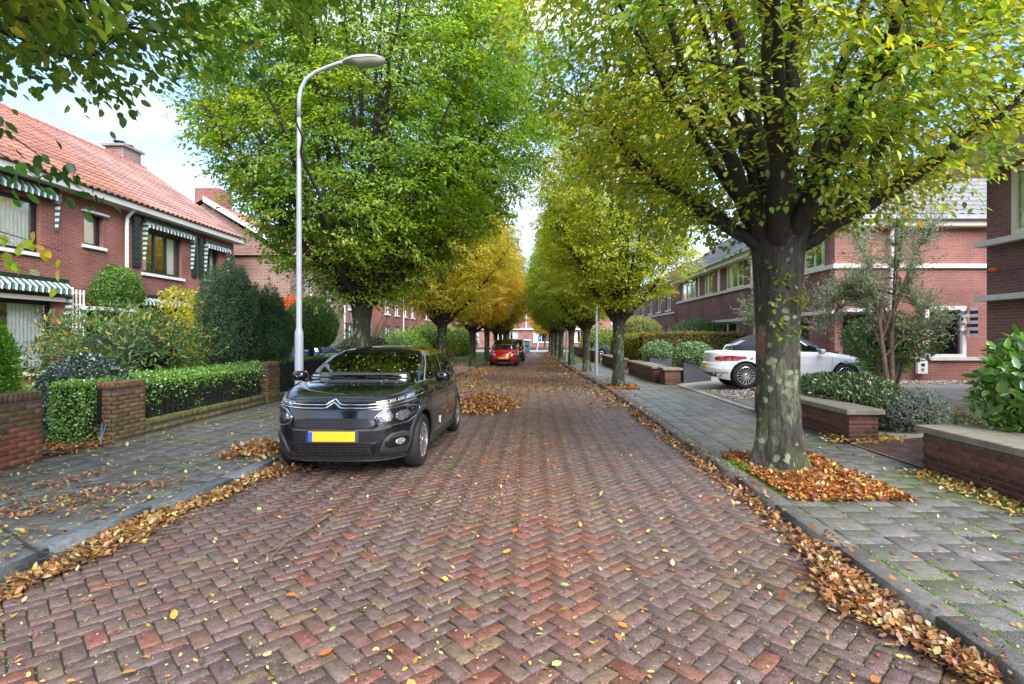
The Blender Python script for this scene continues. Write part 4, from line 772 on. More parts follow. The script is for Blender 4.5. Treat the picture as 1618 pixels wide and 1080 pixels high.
# ================================================================ CARS  (local x forwards, y left, z up)
class Car:
    def __init__(s, name, label, group, **k):
        s.__dict__.update(k); s.root = empty(name); tag(s.root, label, 'car', group); s.name = name
    def zt(s, x): return interp(x, s.top)
    def zb(s, x): return interp(x, s.bot)
    def side(s, n, kx_f, kx_r, ky, zf, N_=220):
        """a ring of the lower body"""
        t = np.linspace(0, 2*np.pi, 4001)
        return t
    def ring_xy(s, sv, N_):
        t = np.linspace(0, 2*np.pi, 6001); c, q = np.cos(t), np.sin(t); fr = c >= 0
        n = np.where(fr, s.nf, s.nr); a = np.where(fr, s.af*interp(sv, s.kf), s.ar*interp(sv, s.kr))
        X = np.sign(c)*np.abs(c)**(2/n)*a; Y = np.sign(q)*np.abs(q)**(2/n)*s.b*interp(sv, s.ky)
        d = np.concatenate([[0], np.cumsum(np.hypot(np.diff(X), np.diff(Y)))]); u = np.linspace(0, d[-1], N_+1)[:-1]
        return np.interp(u, d, X), np.interp(u, d, Y)
    def body(s, N_=420, K=46):
        rows = []
        for sv in np.linspace(0, 1, K):
            X, Y = s.ring_xy(sv, N_); zb, zt = s.zb(X), s.zt(X); rows.append(np.stack([X, Y, zb+sv*(zt-zb)], 1))
        top = rows[-1]; D = 26
        for r in np.linspace(1, 0, D)[1:]:
            X, Y = top[:, 0]*r+s.cx*(1-r), top[:, 1]*r
            rows.append(np.stack([X, Y, s.zt(X)+s.crown*(1-r**2.2)-.0], 1))
        V = np.concatenate(rows); i = np.arange(N_); k = (i+1) % N_
        F = np.concatenate([np.stack([j*N_+i, j*N_+k, (j+1)*N_+k, (j+1)*N_+i], 1) for j in range(len(rows)-1)])
        cen = V[F].mean(1); keep = np.ones(len(F), bool)
        for wx in (s.wf, s.wr): keep &= ~((np.hypot(cen[:, 0]-wx, cen[:, 2]-s.wR) < s.wR+.055) & (np.abs(cen[:, 1]) > s.b-.25) & (cen[:, 2] < s.zt(cen[:, 0])-.05))
        g0 = s.gh[0]; keep &= ~((np.arange(len(F)) >= (K-1)*N_) & (cen[:, 0] < g0[1]-.16) & (cen[:, 0] > g0[2]+.22) & (np.abs(cen[:, 1]) < g0[3]-.09))
        F = F[keep]; cen = cen[keep]; low = (cen[:, 2] < s.clad) if s.clad else np.zeros(len(F), bool)
        s.put('body', V, F[~low], s.paint); s.bodyV = V
        if low.any(): s.put('lower_cladding', V, F[low], M['plastic'])
    def put(s, name, V, F, m, parent=None, smooth=True):
        F = np.asarray(F); u = np.unique(F); r = np.zeros(len(V), int); r[u] = np.arange(len(u))
        return obj(name, np.asarray(V)[u], r[F], m, parent or s.root, smooth=smooth, world=False)
    def fx(s, y, z, off=0, rear=False):
        y, z = np.asarray(y, float), np.asarray(z, float); x = np.full_like(y, s.ar*-1 if rear else s.af)
        for _ in range(6):
            zb, zt = s.zb(x), s.zt(x); sv = np.clip((z-zb)/(zt-zb), 0, 1); b = s.b*interp(sv, s.ky); n = s.nr if rear else s.nf
            f = np.maximum(0, 1-np.minimum(1, np.abs(y)/b)**n)**(1/n); x = (-s.ar*interp(sv, s.kr) if rear else s.af*interp(sv, s.kf))*f
        return x+(-off if rear else off)
    def fy(s, x, z, sg, off=0):
        x, z = np.asarray(x, float), np.asarray(z, float); zb, zt = s.zb(x), s.zt(x); sv = np.clip((z-zb)/(zt-zb), 0, 1)
        n = np.where(x >= 0, s.nf, s.nr); a = np.where(x >= 0, s.af*interp(sv, s.kf), s.ar*interp(sv, s.kr))
        return sg*(s.b*interp(sv, s.ky)*np.maximum(0, 1-np.minimum(1, np.abs(x)/a)**n)**(1/n)+off)
    def P3(s, face, q, off):
        q = np.asarray(q, float)
        if face == 'f': return np.stack([s.fx(q[:, 0], q[:, 1], off), q[:, 0], q[:, 1]], 1)
        if face == 'r': return np.stack([s.fx(q[:, 0], q[:, 1], off, True), q[:, 0], q[:, 1]], 1)
        sg = 1 if face == 'L' else -1; return np.stack([q[:, 0], s.fy(q[:, 0], q[:, 1], sg, off), q[:, 1]], 1)
    def patch(s, name, face, poly, m, off=.004, depth=.02, parent=None, dome=0, rings=7):
        q = np.array(poly, float); e = []
        for i in range(len(q)):
            a, b = q[i], q[(i+1) % len(q)]; k = max(1, int(np.hypot(*(b-a))/.03)); e += [a+(b-a)*j/k for j in range(k)]
        q = np.array(e); c = q.mean(0); rows = [s.P3(face, q, off-depth)]
        for r in np.linspace(1, .02, rings): rows.append(s.P3(face, c+(q-c)*r, off+dome*(1-r*r)))
        V = np.concatenate(rows); n = len(q); i = np.arange(n); k = (i+1) % n
        F = np.concatenate([np.stack([j*n+i, j*n+k, (j+1)*n+k, (j+1)*n+i], 1) for j in range(len(rows)-1)])
        return s.put(name, V, F, m, parent, smooth=dome > 0)
    def strip(s, name, face, path, wid, m, off=.006, parent=None, closed=False):
        q = np.array(path, float)
        if closed: q = np.concatenate([q, q[:1]])
        e = []
        for a, b in zip(q, q[1:]):
            k = max(1, int(np.hypot(*(b-a))/.03)); e += [a+(b-a)*j/k for j in range(k)]
        q = np.array(e+[q[-1]]); V = s.P3(face, q, off); return s.tube(name, V, wid/2, m, parent)
    def tube(s, name, V, r, m, parent=None, n=6): 
        V, F = tube_np(V, r, n); return s.put(name, V, F, m, parent)
    def green(s, N_=360, K=30, belt=.0):
        """greenhouse: list gh of (q, xf, xr, halfwidth, z rise) and roof crown"""
        t = np.linspace(0, 2*np.pi, 6001); c, qq = np.cos(t), np.sin(t); rows = []; info = []
        for q in np.linspace(0, 1, K):
            xf, xr, hw, zr = [interp(q, [(g[0], g[j]) for g in s.gh]) for j in (1, 2, 3, 4)]; xc = (xf+xr)/2; n = s.ng
            X = xc+np.sign(c)*np.abs(c)**(2/n)*(xf-xc); Y = np.sign(qq)*np.abs(qq)**(2/n)*hw
            d = np.concatenate([[0], np.cumsum(np.hypot(np.diff(X), np.diff(Y)))]); u = np.linspace(0, d[-1], N_+1)[:-1]
            X, Y = np.interp(u, d, X), np.interp(u, d, Y); zb = s.zt(X)-.02+0*X; Z = zb*(1-q)+q*zr
            rows.append(np.stack([X, Y, Z], 1))
        top = rows[-1]; xc = (top[:, 0].max()+top[:, 0].min())/2
        for r in np.linspace(1, 0, 16)[1:]: rows.append(np.stack([xc+(top[:, 0]-xc)*r, top[:, 1]*r, top[:, 2]+s.rcrown*(1-r**2.4)], 1))
        V = np.concatenate(rows); i = np.arange(N_); k = (i+1) % N_
        F = np.concatenate([np.stack([j*N_+i, j*N_+k, (j+1)*N_+k, (j+1)*N_+i], 1) for j in range(len(rows)-1)])
        cen = V[F].mean(1); q = np.repeat(np.arange(len(rows)-1)/(K-1), N_); g = lambda j: interp(q, [(e[0], e[j]) for e in s.gh]); xf, xr, hw = g(1), g(2), g(3)
        w0, w1 = s.win
        sidem = (q > w0) & (q < w1) & (np.abs(cen[:, 1]) > hw*.90)
        front = (q > .03) & (q < .93) & (cen[:, 0] > (xf+xr)/2) & (np.abs(cen[:, 1]) < hw*.90)
        rear = (q > s.rw[0]) & (q < s.rw[1]) & (cen[:, 0] < (xf+xr)/2) & (np.abs(cen[:, 1]) < hw*(s.rw[2] if len(s.rw) > 2 else .80))
        used = np.zeros(len(F), bool)
        if s.front_glass: s.put('windscreen', V, F[front], M['carglass']); used |= front
        s.put('rear_window', V, F[rear], s.rearmat); used |= rear
        for (a0, a1) in s.sidewins:           # (lower x range) as fraction along the side at each height
            u = (cen[:, 0]-xr)/(xf-xr)
            for sg in (1, -1):
                m_ = sidem & (u > a0) & (u < a1) & (cen[:, 1]*sg > 0); s.put('side_window', V, F[m_], M['carglass']); used |= m_
        s.put('roof', V, F[~used], s.roofmat); s.greenV = V
    def wheels(s, spokes=5, tw=.205, style='double', rimr=.22):
        for wx in (s.wf, s.wr):
            for sg in (1, -1):
                E = bpy.data.objects.new('wheel', None); C.objects.link(E); E.parent = s.root; E.location = (wx, sg*(s.b-tw/2-.03), s.wR); E.rotation_euler = (R(-90*sg), 0, s.steer if wx == s.wf else 0)
                r = s.wR; mb = MB(); h = tw/2
                mb.lathe([(rimr-.02, -h), (rimr, -h+.005), (r-.035, -h+.003), (r-.012, -h+.02), (r, -h+.045), (r, h-.045), (r-.012, h-.02), (r-.035, h-.003), (rimr+.012, h-.002), (rimr, h-.01), (rimr-.01, h-.03)], 40, Matrix.Identity(4)); mb.build('tyre', M['tyre'], E, smooth=True, world=False)
                mb = MB(); mb.lathe([(rimr, h-.012), (rimr-.012, h-.006), (rimr-.022, h-.02), (rimr-.03, -h+.03)], 40, Matrix.Identity(4))
                mb.lathe([(0, h-.012), (.03, h-.012), (.035, h-.02), (.06, h-.03), (.065, h-.06)], 20, Matrix.Identity(4))
                for k in range(spokes):
                    for da in ((-.13, .13) if style == 'double' else (0,)):
                        a = 2*math.pi*k/spokes; c1 = (.05*math.cos(a+da*1.2), .05*math.sin(a+da*1.2)); c2 = ((rimr-.015)*math.cos(a+da*1.6), (rimr-.015)*math.sin(a+da*1.6)); px_, py_ = -(c2[1]-c1[1]), c2[0]-c1[0]; L_ = math.hypot(px_, py_); wd = .017 if style == 'double' else .011; px_, py_ = px_/L_*wd, py_/L_*wd
                        pts = []
                        for z in (h-.05, h-.022): pts += [(c1[0]-px_, c1[1]-py_, z), (c1[0]+px_, c1[1]+py_, z), (c2[0]+px_, c2[1]+py_, z+.006), (c2[0]-px_, c2[1]-py_, z+.006)]
                        mb.add(pts, [(4, 5, 6, 7), (0, 1, 5, 4), (1, 2, 6, 5), (2, 3, 7, 6), (3, 0, 4, 7)])
                mb.build('rim', M['alloy'], E, world=False)
                mb = MB(); mb.lathe([(0, -h+.02), (rimr-.02, -h+.03)], 24, Matrix.Identity(4)); mb.build('brake', M['grille'], E, world=False)
                # wheel well and arch lip
                a = np.linspace(R(-12), R(192), 30); rr = s.wR+.05; zz = s.wR
                Q = np.stack([wx+rr*np.cos(a), zz+rr*np.sin(a)], 1); yo = np.clip(s.fy(Q[:, 0], Q[:, 1], sg, 0), -9, 9)
                V = np.concatenate([np.stack([Q[:, 0], np.where(np.abs(yo) < s.b*.7, sg*s.b*.9, yo), Q[:, 1]], 1), np.stack([Q[:, 0], np.full(30, sg*(s.b-.32)), Q[:, 1]], 1)]); i = np.arange(29)
                s.put('wheel_well', V, np.stack([i, i+1, 30+i+1, 30+i], 1), M['grille'])
                mb = MB(); mb.add([(wx+rr*math.cos(t), sg*(s.b-.31), zz+rr*math.sin(t)) for t in np.linspace(0, 6.28, 20)[:-1]], [tuple(range(19))]); mb.build('inner_panel', M['grille'], s.root, world=False)
                if s.arch:
                    s.arch_ring(wx, sg)
    def arch_ring(s, wx, sg):
        a = np.linspace(R(-8), R(188), 40); rows = []
        for rr, of in ((s.wR+.045, .0), (s.wR+.045, .016), (s.wR+.10, .014), (s.wR+.112, .0)):
            X, Z = wx+rr*np.cos(a), s.wR+rr*np.sin(a); rows.append(np.stack([X, s.fy(X, np.maximum(Z, .2), sg, of), Z], 1))
        V = np.concatenate(rows); i = np.arange(39); s.put('wheel_arch', V, np.concatenate([np.stack([j*40+i, j*40+i+1, (j+1)*40+i+1, (j+1)*40+i], 1) for j in range(3)]), M['plastic'])
    def mirrors(s, x, z, m):
        for sg in (1, -1):
            nn = 12; rows = []
            for f, w_, h_ in ((-.5, .8, .8), (-.45, 1, 1), (0, 1, 1), (.3, .85, .85), (.5, .5, .5), (.56, .1, .1)):
                for i in range(nn): a = 2*math.pi*i/nn; rows.append((x+f*.13, sg*(s.b+.10)+.10*w_*math.copysign(abs(math.cos(a))**.6, math.cos(a)), z+.07*h_*math.copysign(abs(math.sin(a))**.6, math.sin(a))))
            i = np.arange(nn); k = (i+1) % nn; F = np.concatenate([np.stack([j*nn+i, j*nn+k, (j+1)*nn+k, (j+1)*nn+i], 1) for j in range(5)])
            o = s.put('mirror', np.array(rows), F, m); mb = MB(); mb.tube([(x, sg*(s.b-.04), z-.06), (x, sg*(s.b+.05), z-.04)], .02, 6); mb.build('mirror_arm', M['plastic'], o, world=False)
    def interior(s, sx=(-.1, -1.0), dash=.75, z0=.55, wheel=True):
        mb = MB(); mb.box(-1.6, dash+.3, -s.b+.12, s.b-.12, .3, .42); mb.build('floor_pan', M['seat'], s.root, world=False)
        mb = MB(); mb.box(dash, dash+.40, -s.b+.16, s.b-.16, .6, .97); mb.build('dashboard', M['seat'], s.root, world=False)
        for x in sx:
            for y in (-.36, .36):
                mb = MB(); mb.prism([(x-.05, y-.23), (x+.07, y-.23), (x+.07, y+.23), (x-.05, y+.23)], .5, 1.08); mb.box(x, x+.5, y-.24, y+.24, .42, .58); mb.box(x-.03, x+.06, y-.12, y+.12, 1.12, 1.30); mb.tube([(x, y-.06, 1.05), (x, y-.06, 1.15)], .01, 6); mb.tube([(x, y+.06, 1.05), (x, y+.06, 1.15)], .01, 6); mb.build('seat', M['seat'], s.root, world=False)
        if wheel:
            t = np.linspace(0, 2*np.pi, 25); c = Vector((dash-.12, .36, .92)); P = [(c.x-.10*math.sin(a)*.5, c.y+.18*math.cos(a), c.z+.17*math.sin(a)) for a in t]; s.tube('steering_wheel', np.array(P), .014, M['plastic'])
    def place(s, x, y, z, rz): s.root.location = (x, y, z); s.root.rotation_euler = (0, 0, rz)
def rrect(cy, cz, w_, h_, r=.4, n=6, sl=0):       # rounded rectangle outline in face coordinates
    r = r*min(w_, h_)/2*2*.5; out = []
    for (sx, sz, a0) in ((1, 1, 0), (-1, 1, 90), (-1, -1, 180), (1, -1, 270)):
        for i in range(n+1): a = R(a0+90*i/n); out.append((cy+sx*(w_/2-r)+r*math.cos(a), cz+sz*(h_/2-r)+r*math.sin(a)+sl*(sx*(w_/2-r)+r*math.cos(a))))
    return out
# ---- black hatchback
K = Car('parked_car', 'black five door hatchback with yellow plate parked facing the viewer', 'parked cars', af=2.0, ar=2.0, b=.875, nf=4.1, nr=4.2,
    kf=[(0, .92), (.15, .985), (.3, 1.0), (.5, .995), (.65, .985), (.8, .975), (.9, .955), (.96, .925), (1, .87)], kr=[(0, .95), (.3, 1), (.6, .99), (.85, .96), (1, .9)], ky=[(0, .95), (.25, 1), (.55, 1.0), (.8, .985), (.92, .955), (1, .90)],
    top=[(-2, .98), (-1.2, 1.02), (0, 1.01), (.9, 1.035), (1.15, 1.03), (1.5, 1.0), (1.75, .965), (1.9, .935), (2.0, .915)], bot=[(-2, .3), (-1.2, .2), (1.2, .19), (1.6, .19), (2, .21)], cx=-.1, crown=.035,
    wf=1.2, wr=-1.34, wR=.325, clad=.27, paint=M['carblack'], roofmat=M['carblack'], rearmat=M['carglass'], front_glass=True, arch=True, steer=0,
    gh=[(0, 1.22, -1.86, .80, 0), (.3, 1.00, -1.76, .775, 1.40), (.6, .76, -1.60, .73, 1.40), (.85, .52, -1.38, .665, 1.395), (1, .32, -1.15, .58, 1.40)], ng=5.5, win=(.10, .86), rw=(.15, .8), rcrown=.065, sidewins=[(.07, .27), (.29, .56), (.585, .90)])
K.body(560, 64); K.green(460, 40); K.wheels(5); K.mirrors(.66, 1.07, M['carblack']); K.interior()
f = 'f'
K.patch('upper_grille', f, [(-.50, .60), (-.47, .675), (-.3, .69), (.3, .69), (.47, .675), (.50, .60), (.44, .575), (-.44, .575)], M['grille'], .003)
for r_ in range(4): K.strip('grille_bar', f, [(-.44+i*.0367, .592+r_*.026+(.009 if i % 2 else -.004)) for i in range(25)], .006, M['plastic'], .007)
K.patch('lower_grille', f, [(-.50, .425), (.50, .425), (.44, .285), (-.44, .285)], M['grille'], .003)
for r_ in range(4): K.strip('grille_bar', f, [(-.42+i*.0382, .30+r_*.03+(.012 if i % 2 else -.008)) for i in range(23)], .007, M['plastic'], .010)
K.patch('bumper_lip', f, [(-.80, .19), (.80, .19), (.80, .235), (.45, .235), (-.45, .235), (-.80, .235)], M['plastic'], .018, .03)
K.patch('number_plate', f, rrect(.0, .495, .52, .11, .12), M['plate'], .022, .022); K.patch('plate_band', f, rrect(-.235, .495, .05, .105, .1), M['plateb'], .024, .002)
K.patch('plate_mount', f, rrect(.0, .495, .60, .15, .2), M['plastic'], .012, .02)
for sg in (1, -1):
    # lamps
    P_ = [(sg*a, b) for a, b in ((.46, .70), (.50, .635), (.62, .60), (.76, .615), (.825, .68), (.82, .77), (.74, .81), (.56, .785))]
    h_ = K.patch('headlight', f, P_ if sg > 0 else P_[::-1], M['grille'], .004); K.patch('lens', f, [(q[0]*.985+sg*.01, q[1]) for q in (P_ if sg > 0 else P_[::-1])], M['lens'], .022, .02, h_, .01)
    K.strip('lamp_surround', f, P_, .012, M['chrome'], .010, h_, True)
    for (cy_, r_) in ((.585, .052), (.715, .058)): K.patch('reflector', f, rrect(sg*cy_, .70, r_*2, r_*2, 1.0), M['lampw'], .010, .006, h_, .01)
    P_ = [(sg*a, b) for a, b in ((.46, .862), (.60, .885), (.74, .925), (.815, .945), (.83, .905), (.77, .865), (.62, .835), (.48, .832))]
    d_ = K.patch('daytime_lamp', f, P_ if sg > 0 else P_[::-1], M['grille'], .006)
    K.strip('lamp_surround', f, P_, .009, M['chrome'], .012, d_, True)
    for j, (a, b) in enumerate(((.545, .855), (.62, .868), (.69, .885), (.755, .905))): K.patch('light_block', f, rrect(sg*a, b, .052, .034, .5, sl=sg*.25), M['lampw'] if j or sg < 0 else M['orange'], .014, .006, d_)
    P_ = [(sg*a, b) for a, b in ((.49, .30), (.56, .45), (.63, .515), (.72, .525), (.80, .47), (.82, .35), (.80, .26), (.54, .255))]
    g_ = K.patch('fog_lamp_panel', f, P_ if sg > 0 else P_[::-1], M['plastic'], .020, .03)
    K.patch('recess', f, rrect(sg*.675, .405, .20, .12, .9), M['grille'], .023, .004, g_); K.strip('recess_rim', f, rrect(sg*.675, .405, .205, .125, .9), .008, M['plastic'], .026, g_, True); K.patch('fog_lamp', f, rrect(sg*.705, .41, .075, .075, 1), M['lampw'], .032, .01, g_, .012)
for z0, c_ in ((.838, .045), (.802, .042)):       # the two chrome lines rising into chevrons
    K.strip('chrome_line', f, [(-.80, z0+.055), (-.62, z0+.015), (-.35, z0), (-.12, z0), (-.075, z0+.006), (0, z0+.062), (.075, z0+.006), (.12, z0), (.35, z0), (.62, z0+.015), (.80, z0+.055)], .015, M['chrome'], .012)
    K.strip('chevron', f, [(-.085, z0+.002), (0, z0+.062), (.085, z0+.002)], .022, M['chrome'], .014)
K.strip('bonnet_seam', f, [(-.74, .90), (-.5, .885), (0, .91), (.5, .885), (.74, .90)], .006, M['grille'], .001)
for sg, fc in ((1, 'L'), (-1, 'R')):
    for path in ([(.92, .95), (.86, .6), (.9, .32), (.2, .30), (-.12, .31), (-.2, .6), (-.22, .98)], [(-.2, .31), (-.75, .31), (-.95, .5), (-1.02, .8), (-1.0, .99)], [(1.0, .30), (-.98, .30)]): K.strip('door_seam', fc, path, .006, M['grille'], .001)
    for x in (-.02, -.82): K.strip('door_handle', fc, [(x-.09, .86), (x+.09, .865)], .03, M['carblack'], .02)
    K.patch('side_badge', fc, rrect(.35, .45, .055, .10, 1), M['white'], .012, .01); K.patch('side_badge_centre', fc, rrect(.35, .45, .035, .075, 1), M['grille'], .014, .004)
    K.patch('sill', fc, [(-.9, .21), (.8, .21), (.8, .27), (-.9, .27)], M['plastic'], .012, .02)
    gx = lambda q, x: np.array([x, sg*(interp(q, [(g_[0], g_[3]) for g_ in K.gh])*(1-abs((x-(interp(q, [(g_[0], g_[1]) for g_ in K.gh])+interp(q, [(g_[0], g_[2]) for g_ in K.gh]))/2)/((interp(q, [(g_[0], g_[1]) for g_ in K.gh])-interp(q, [(g_[0], g_[2]) for g_ in K.gh]))/2))**K.ng)**(1/K.ng)+.004), (K.zt(x)-.02)*(1-q)+q*interp(q, [(g_[0], g_[4]) for g_ in K.gh])])
    for (ua, ub) in ((.90, .87), (.575, .575), (.28, .25)): K.tube('pillar_trim_and_sheen', np.array([gx(q_, interp(q_, [(g_[0], g_[2]) for g_ in K.gh])+(ua+(ub-ua)*q_)*(interp(q_, [(g_[0], g_[1]) for g_ in K.gh])-interp(q_, [(g_[0], g_[2]) for g_ in K.gh]))) for q_ in np.linspace(.12, .86, 8)]), .008, M['plastic'] if ua < .8 else M['gutter'])  # pale front tube paints the sheen along the pillar; the others are dark trim
    K.tube('window_trim', np.array([(1.12, sg*.80, .985), (.5, sg*.815, .99), (-.5, sg*.815, 1.0), (-1.5, sg*.79, 1.03)]), .008, M['grille'])
mb = MB()
for a, b in (((1.20, .55), (1.10, -.12)), ((1.16, -.02), (.99, -.62))):
    pass
K.tube('wiper', np.array([(1.20, -.02, 1.075), (1.17, -.30, 1.085), (1.06, -.66, 1.09)]), .011, M['grille']); K.tube('wiper', np.array([(1.13, .66, 1.075), (1.18, .40, 1.085), (1.17, .10, 1.09)]), .011, M['grille'])
mb = MB(); mb.box(.93, 1.0, .35, .5, 1.01, 1.013); 
s_ = MB(); s_.add([(1.0, -.66, 1.06), (1.0, -.56, 1.06), (.95, -.56, 1.11), (.95, -.66, 1.11)], [(0, 1, 2, 3)]); s_.build('permit_card', M['gutter'], K.root, world=False)
mb = MB(); [mb.box(-.42, -.40, -.40+i*.03, -.38+i*.03, 1.12, 1.30) for i in range(7)]; mb.build('headrest_frame', M['gutter'], K.root, world=False)
K.place(-2.17, 8.07, 0.005, R(-90-1.6))
# leaves lying on it
def on_car(car, n, label):
    V = np.concatenate([car.bodyV, car.greenV]); V = V[(V[:, 2] > .80)]; V = V[(V[:, 2] > 1.0) | (V[:, 0] > 0)]; V = V[rng.choice(len(V), n)]+rng.normal(0, .004, (n, 3))*np.array([1, 1, 0])
    out = np.array([0, 0, 1.0])+np.stack([np.where(V[:, 0] > .45, .9, 0), V[:, 1]*1.0, 0*V[:, 0]], 1)*(V[:, 2:3] > 1.0); out /= np.linalg.norm(out, axis=1, keepdims=True)
    A = np.cross(out, unit(n)); c = palette(n, [(.34, .30, .10), (.42, .36, .16), (.25, .22, .05), (.45, .42, .3)], [3, 3, 2, 2]); P = V+out*.008
    V2, F, cc = leaves(P, A, out+rng.normal(0, .15, (n, 3)), rng.uniform(.006, .026, n), cc_(c), .7, .1)
    Mw = car.root.matrix_basis if False else Matrix.Translation(car.root.location) @ Matrix.Rotation(car.root.rotation_euler.z, 4, 'Z'); Mn = np.array(Mw); V2 = V2@Mn[:3, :3].T+Mn[:3, 3]
    tag(obj('fallen_leaves', V2, F, M['dry'], col=cc), label, 'fallen leaves', kind='stuff')
cc_ = lambda c: c
on_car(K, 1000, 'tiny pale yellow leaves stuck to the bonnet and windscreen of the black car')
# ---- simpler cars
def simple_car(name, label, paint, loc, rz, L_=3.9, b=.85, hatch=True, z=0, plate=True, H_=1.46):
    q = Car(name, label, 'parked cars', af=L_/2, ar=L_/2, b=b, nf=3.4, nr=4, kf=[(0, .94), (.3, 1), (.6, .98), (.9, .93), (1, .85)], kr=[(0, .95), (.3, 1), (.6, .98), (.85, .96), (1, .9)], ky=[(0, .95), (.3, 1), (.6, .99), (.9, .95), (1, .9)],
        top=[(-2, .95), (0, .97), (1.0, .94), (1.5, .86), (L_/2, .72)], bot=[(-2, .25), (2, .22)], cx=0, crown=.03, wf=L_/2-.78, wr=-L_/2+.68, wR=.30, clad=.26, paint=paint, roofmat=paint, rearmat=M['carglass'], front_glass=True, arch=False, steer=0,
        gh=[(0, 1.25, -L_/2+.12, b*.92, 0), (.5, .85, -L_/2+.25, b*.87, H_-.08), (1, .35, -L_/2+.5, b*.72, H_-.05)], ng=5, win=(.1, .85), rw=(.1, .85), rcrown=.05, sidewins=[(.08, .45), (.48, .9)])
    q.body(160, 18); q.green(140, 14); q.wheels(5); q.mirrors(.7, .98, paint); q.interior(wheel=False)
    q.patch('grille', 'f', rrect(0, .36, .9, .16, .5), M['grille'], .004); 
    if plate: q.patch('number_plate', 'f', rrect(0, .47, .52, .11, .1), M['plate'], .02)
    for sg in (1, -1):
        P_ = [(sg*.42, .60), (sg*.74, .62), (sg*.77, .72), (sg*.6, .72), (sg*.42, .65)]; q.patch('headlight', 'f', P_ if sg > 0 else P_[::-1], M['lampw'], .008, .02)
        P_ = [(sg*.50, .70), (sg*.78, .70), (sg*.78, .86), (sg*.56, .86)]; q.patch('tail_light', 'r', P_ if sg > 0 else P_[::-1], M['lampr'], .008, .02)
    q.patch('number_plate', 'r', rrect(0, .55, .52, .11, .1), M['plate'], .012)
    q.place(*loc, rz); return q
simple_car('parked_car', 'small bright red car parked under the orange leaved trees', M['carred'], (-1.62, 31.3, 0), R(-90), 3.5, .80)
simple_car('parked_car', 'dark car parked directly behind the small red car', M['carblack'], (-1.45, 37.5, 0), R(-90), 4.2, .88)
simple_car('parked_car', 'white car beyond the dark one at the end of the parked row', M['carwhite'], (-1.55, 49, 0), R(-90), 4.2, .88)
simple_car('parked_car', 'blue car in the drive behind the round clipped tree', M['carblue'], (-8.6, 21.5, .08), R(-25), 4.3, .88)
simple_car('parked_car', 'blue car parked beyond the distant garden wall on the right', M['carblue'], (6.0, 39, .1), R(180), 4.2, .88)
# ---- white convertible
q = Car('convertible_car', 'white soft top convertible parked with its tail towards the pavement', 'parked cars', af=2.2, ar=2.2, b=.895, nf=3.2, nr=3.6, kf=[(0, .94), (.25, 1), (.6, .985), (.85, .95), (1, .86)], kr=[(0, .93), (.15, .975), (.35, 1.0), (.52, .985), (.56, .965), (.9, .955), (.97, .93), (1, .88)], ky=[(0, .95), (.3, 1), (.6, .995), (.85, .97), (1, .90)],
    top=[(-2.2, .985), (-1.9, 1.0), (-1.2, .99), (.9, .95), (1.4, .88), (1.9, .78), (2.2, .68)], bot=[(-2.2, .28), (-1.6, .2), (1.6, .2), (2.2, .22)], cx=-.2, crown=.03, wf=1.30, wr=-1.28, wR=.335, clad=0, paint=M['carwhite'], roofmat=M['soft'], rearmat=glass_mat('hazy_rear_glass', (.4, .4, .4), .8, .1), front_glass=True, arch=False, steer=0,
    gh=[(0, 1.15, -1.80, .81, 0), (.4, .85, -1.50, .77, 1.38), (.8, .5, -1.15, .70, 1.38), (1, .25, -.85, .61, 1.40)], ng=3.6, win=(.16, .85), rw=(.25, .72, .62), rcrown=.035, sidewins=[(.50, .70), (.72, .93)])
q.body(380, 50); q.green(300, 30); q.wheels(16, style='single', rimr=.235); q.mirrors(.62, .98, M['carwhite']); q.interior(sx=(-.1,))
for sg in (1, -1):
    P_ = [(sg*a, b) for a, b in ((.54, .79), (.57, .735), (.66, .72), (.80, .725), (.855, .76), (.85, .84), (.76, .86), (.59, .85))]
    t_ = q.patch('tail_light', 'r', P_ if sg > 0 else P_[::-1], M['lampr'], .012, .02, dome=.01); q.strip('lamp_detail', 'r', [(sg*.5, .83), (sg*.7, .84)], .012, M['white'], .02, t_)
    fc = 'L' if sg > 0 else 'R'
    for path in ([(.95, .93), (.9, .35), (-.25, .33), (-.42, .6), (-.45, .97)],): q.strip('door_seam', fc, path, .006, M['grille'], .001)
    q.strip('door_handle', fc, [(-.3, .83), (-.12, .835)], .03, M['carwhite'], .02)
    q.strip('bumper_mark', fc, [(-2.02, .40), (-1.72, .40)], .02, M['grille'], .002)
    P_ = [(sg*.45, .60), (sg*.80, .60), (sg*.84, .70), (sg*.62, .71)]; q.patch('headlight', 'f', P_ if sg > 0 else P_[::-1], M['lampw'], .008)
q.patch('rear_diffuser', 'r', [(-.62, .29), (.62, .29), (.72, .40), (-.72, .40)], M['grille'], .006, .02); q.patch('number_plate', 'r', rrect(0, .535, .52, .11, .1), M['plate'], .010); q.strip('boot_seam', 'r', [(-.66, .95), (-.66, .66), (-.5, .62), (.5, .62), (.66, .66), (.66, .95)], .007, M['grille'], .001)
t = np.linspace(0, 2*np.pi, 21)[:-1]; q.strip('emblem_ring', 'r', [(.06*math.cos(a), .80+.06*math.sin(a)) for a in t], .009, M['chrome'], .008, None, True); q.strip('emblem', 'r', [(-.04, .84), (-.015, .765), (0, .80), (.015, .765), (.04, .84)], .009, M['chrome'], .008); q.strip('emblem', 'r', [(-.018, .85), (0, .815), (.018, .85)], .009, M['chrome'], .008)
q.place(6.95, 15.35, .24, R(-3))


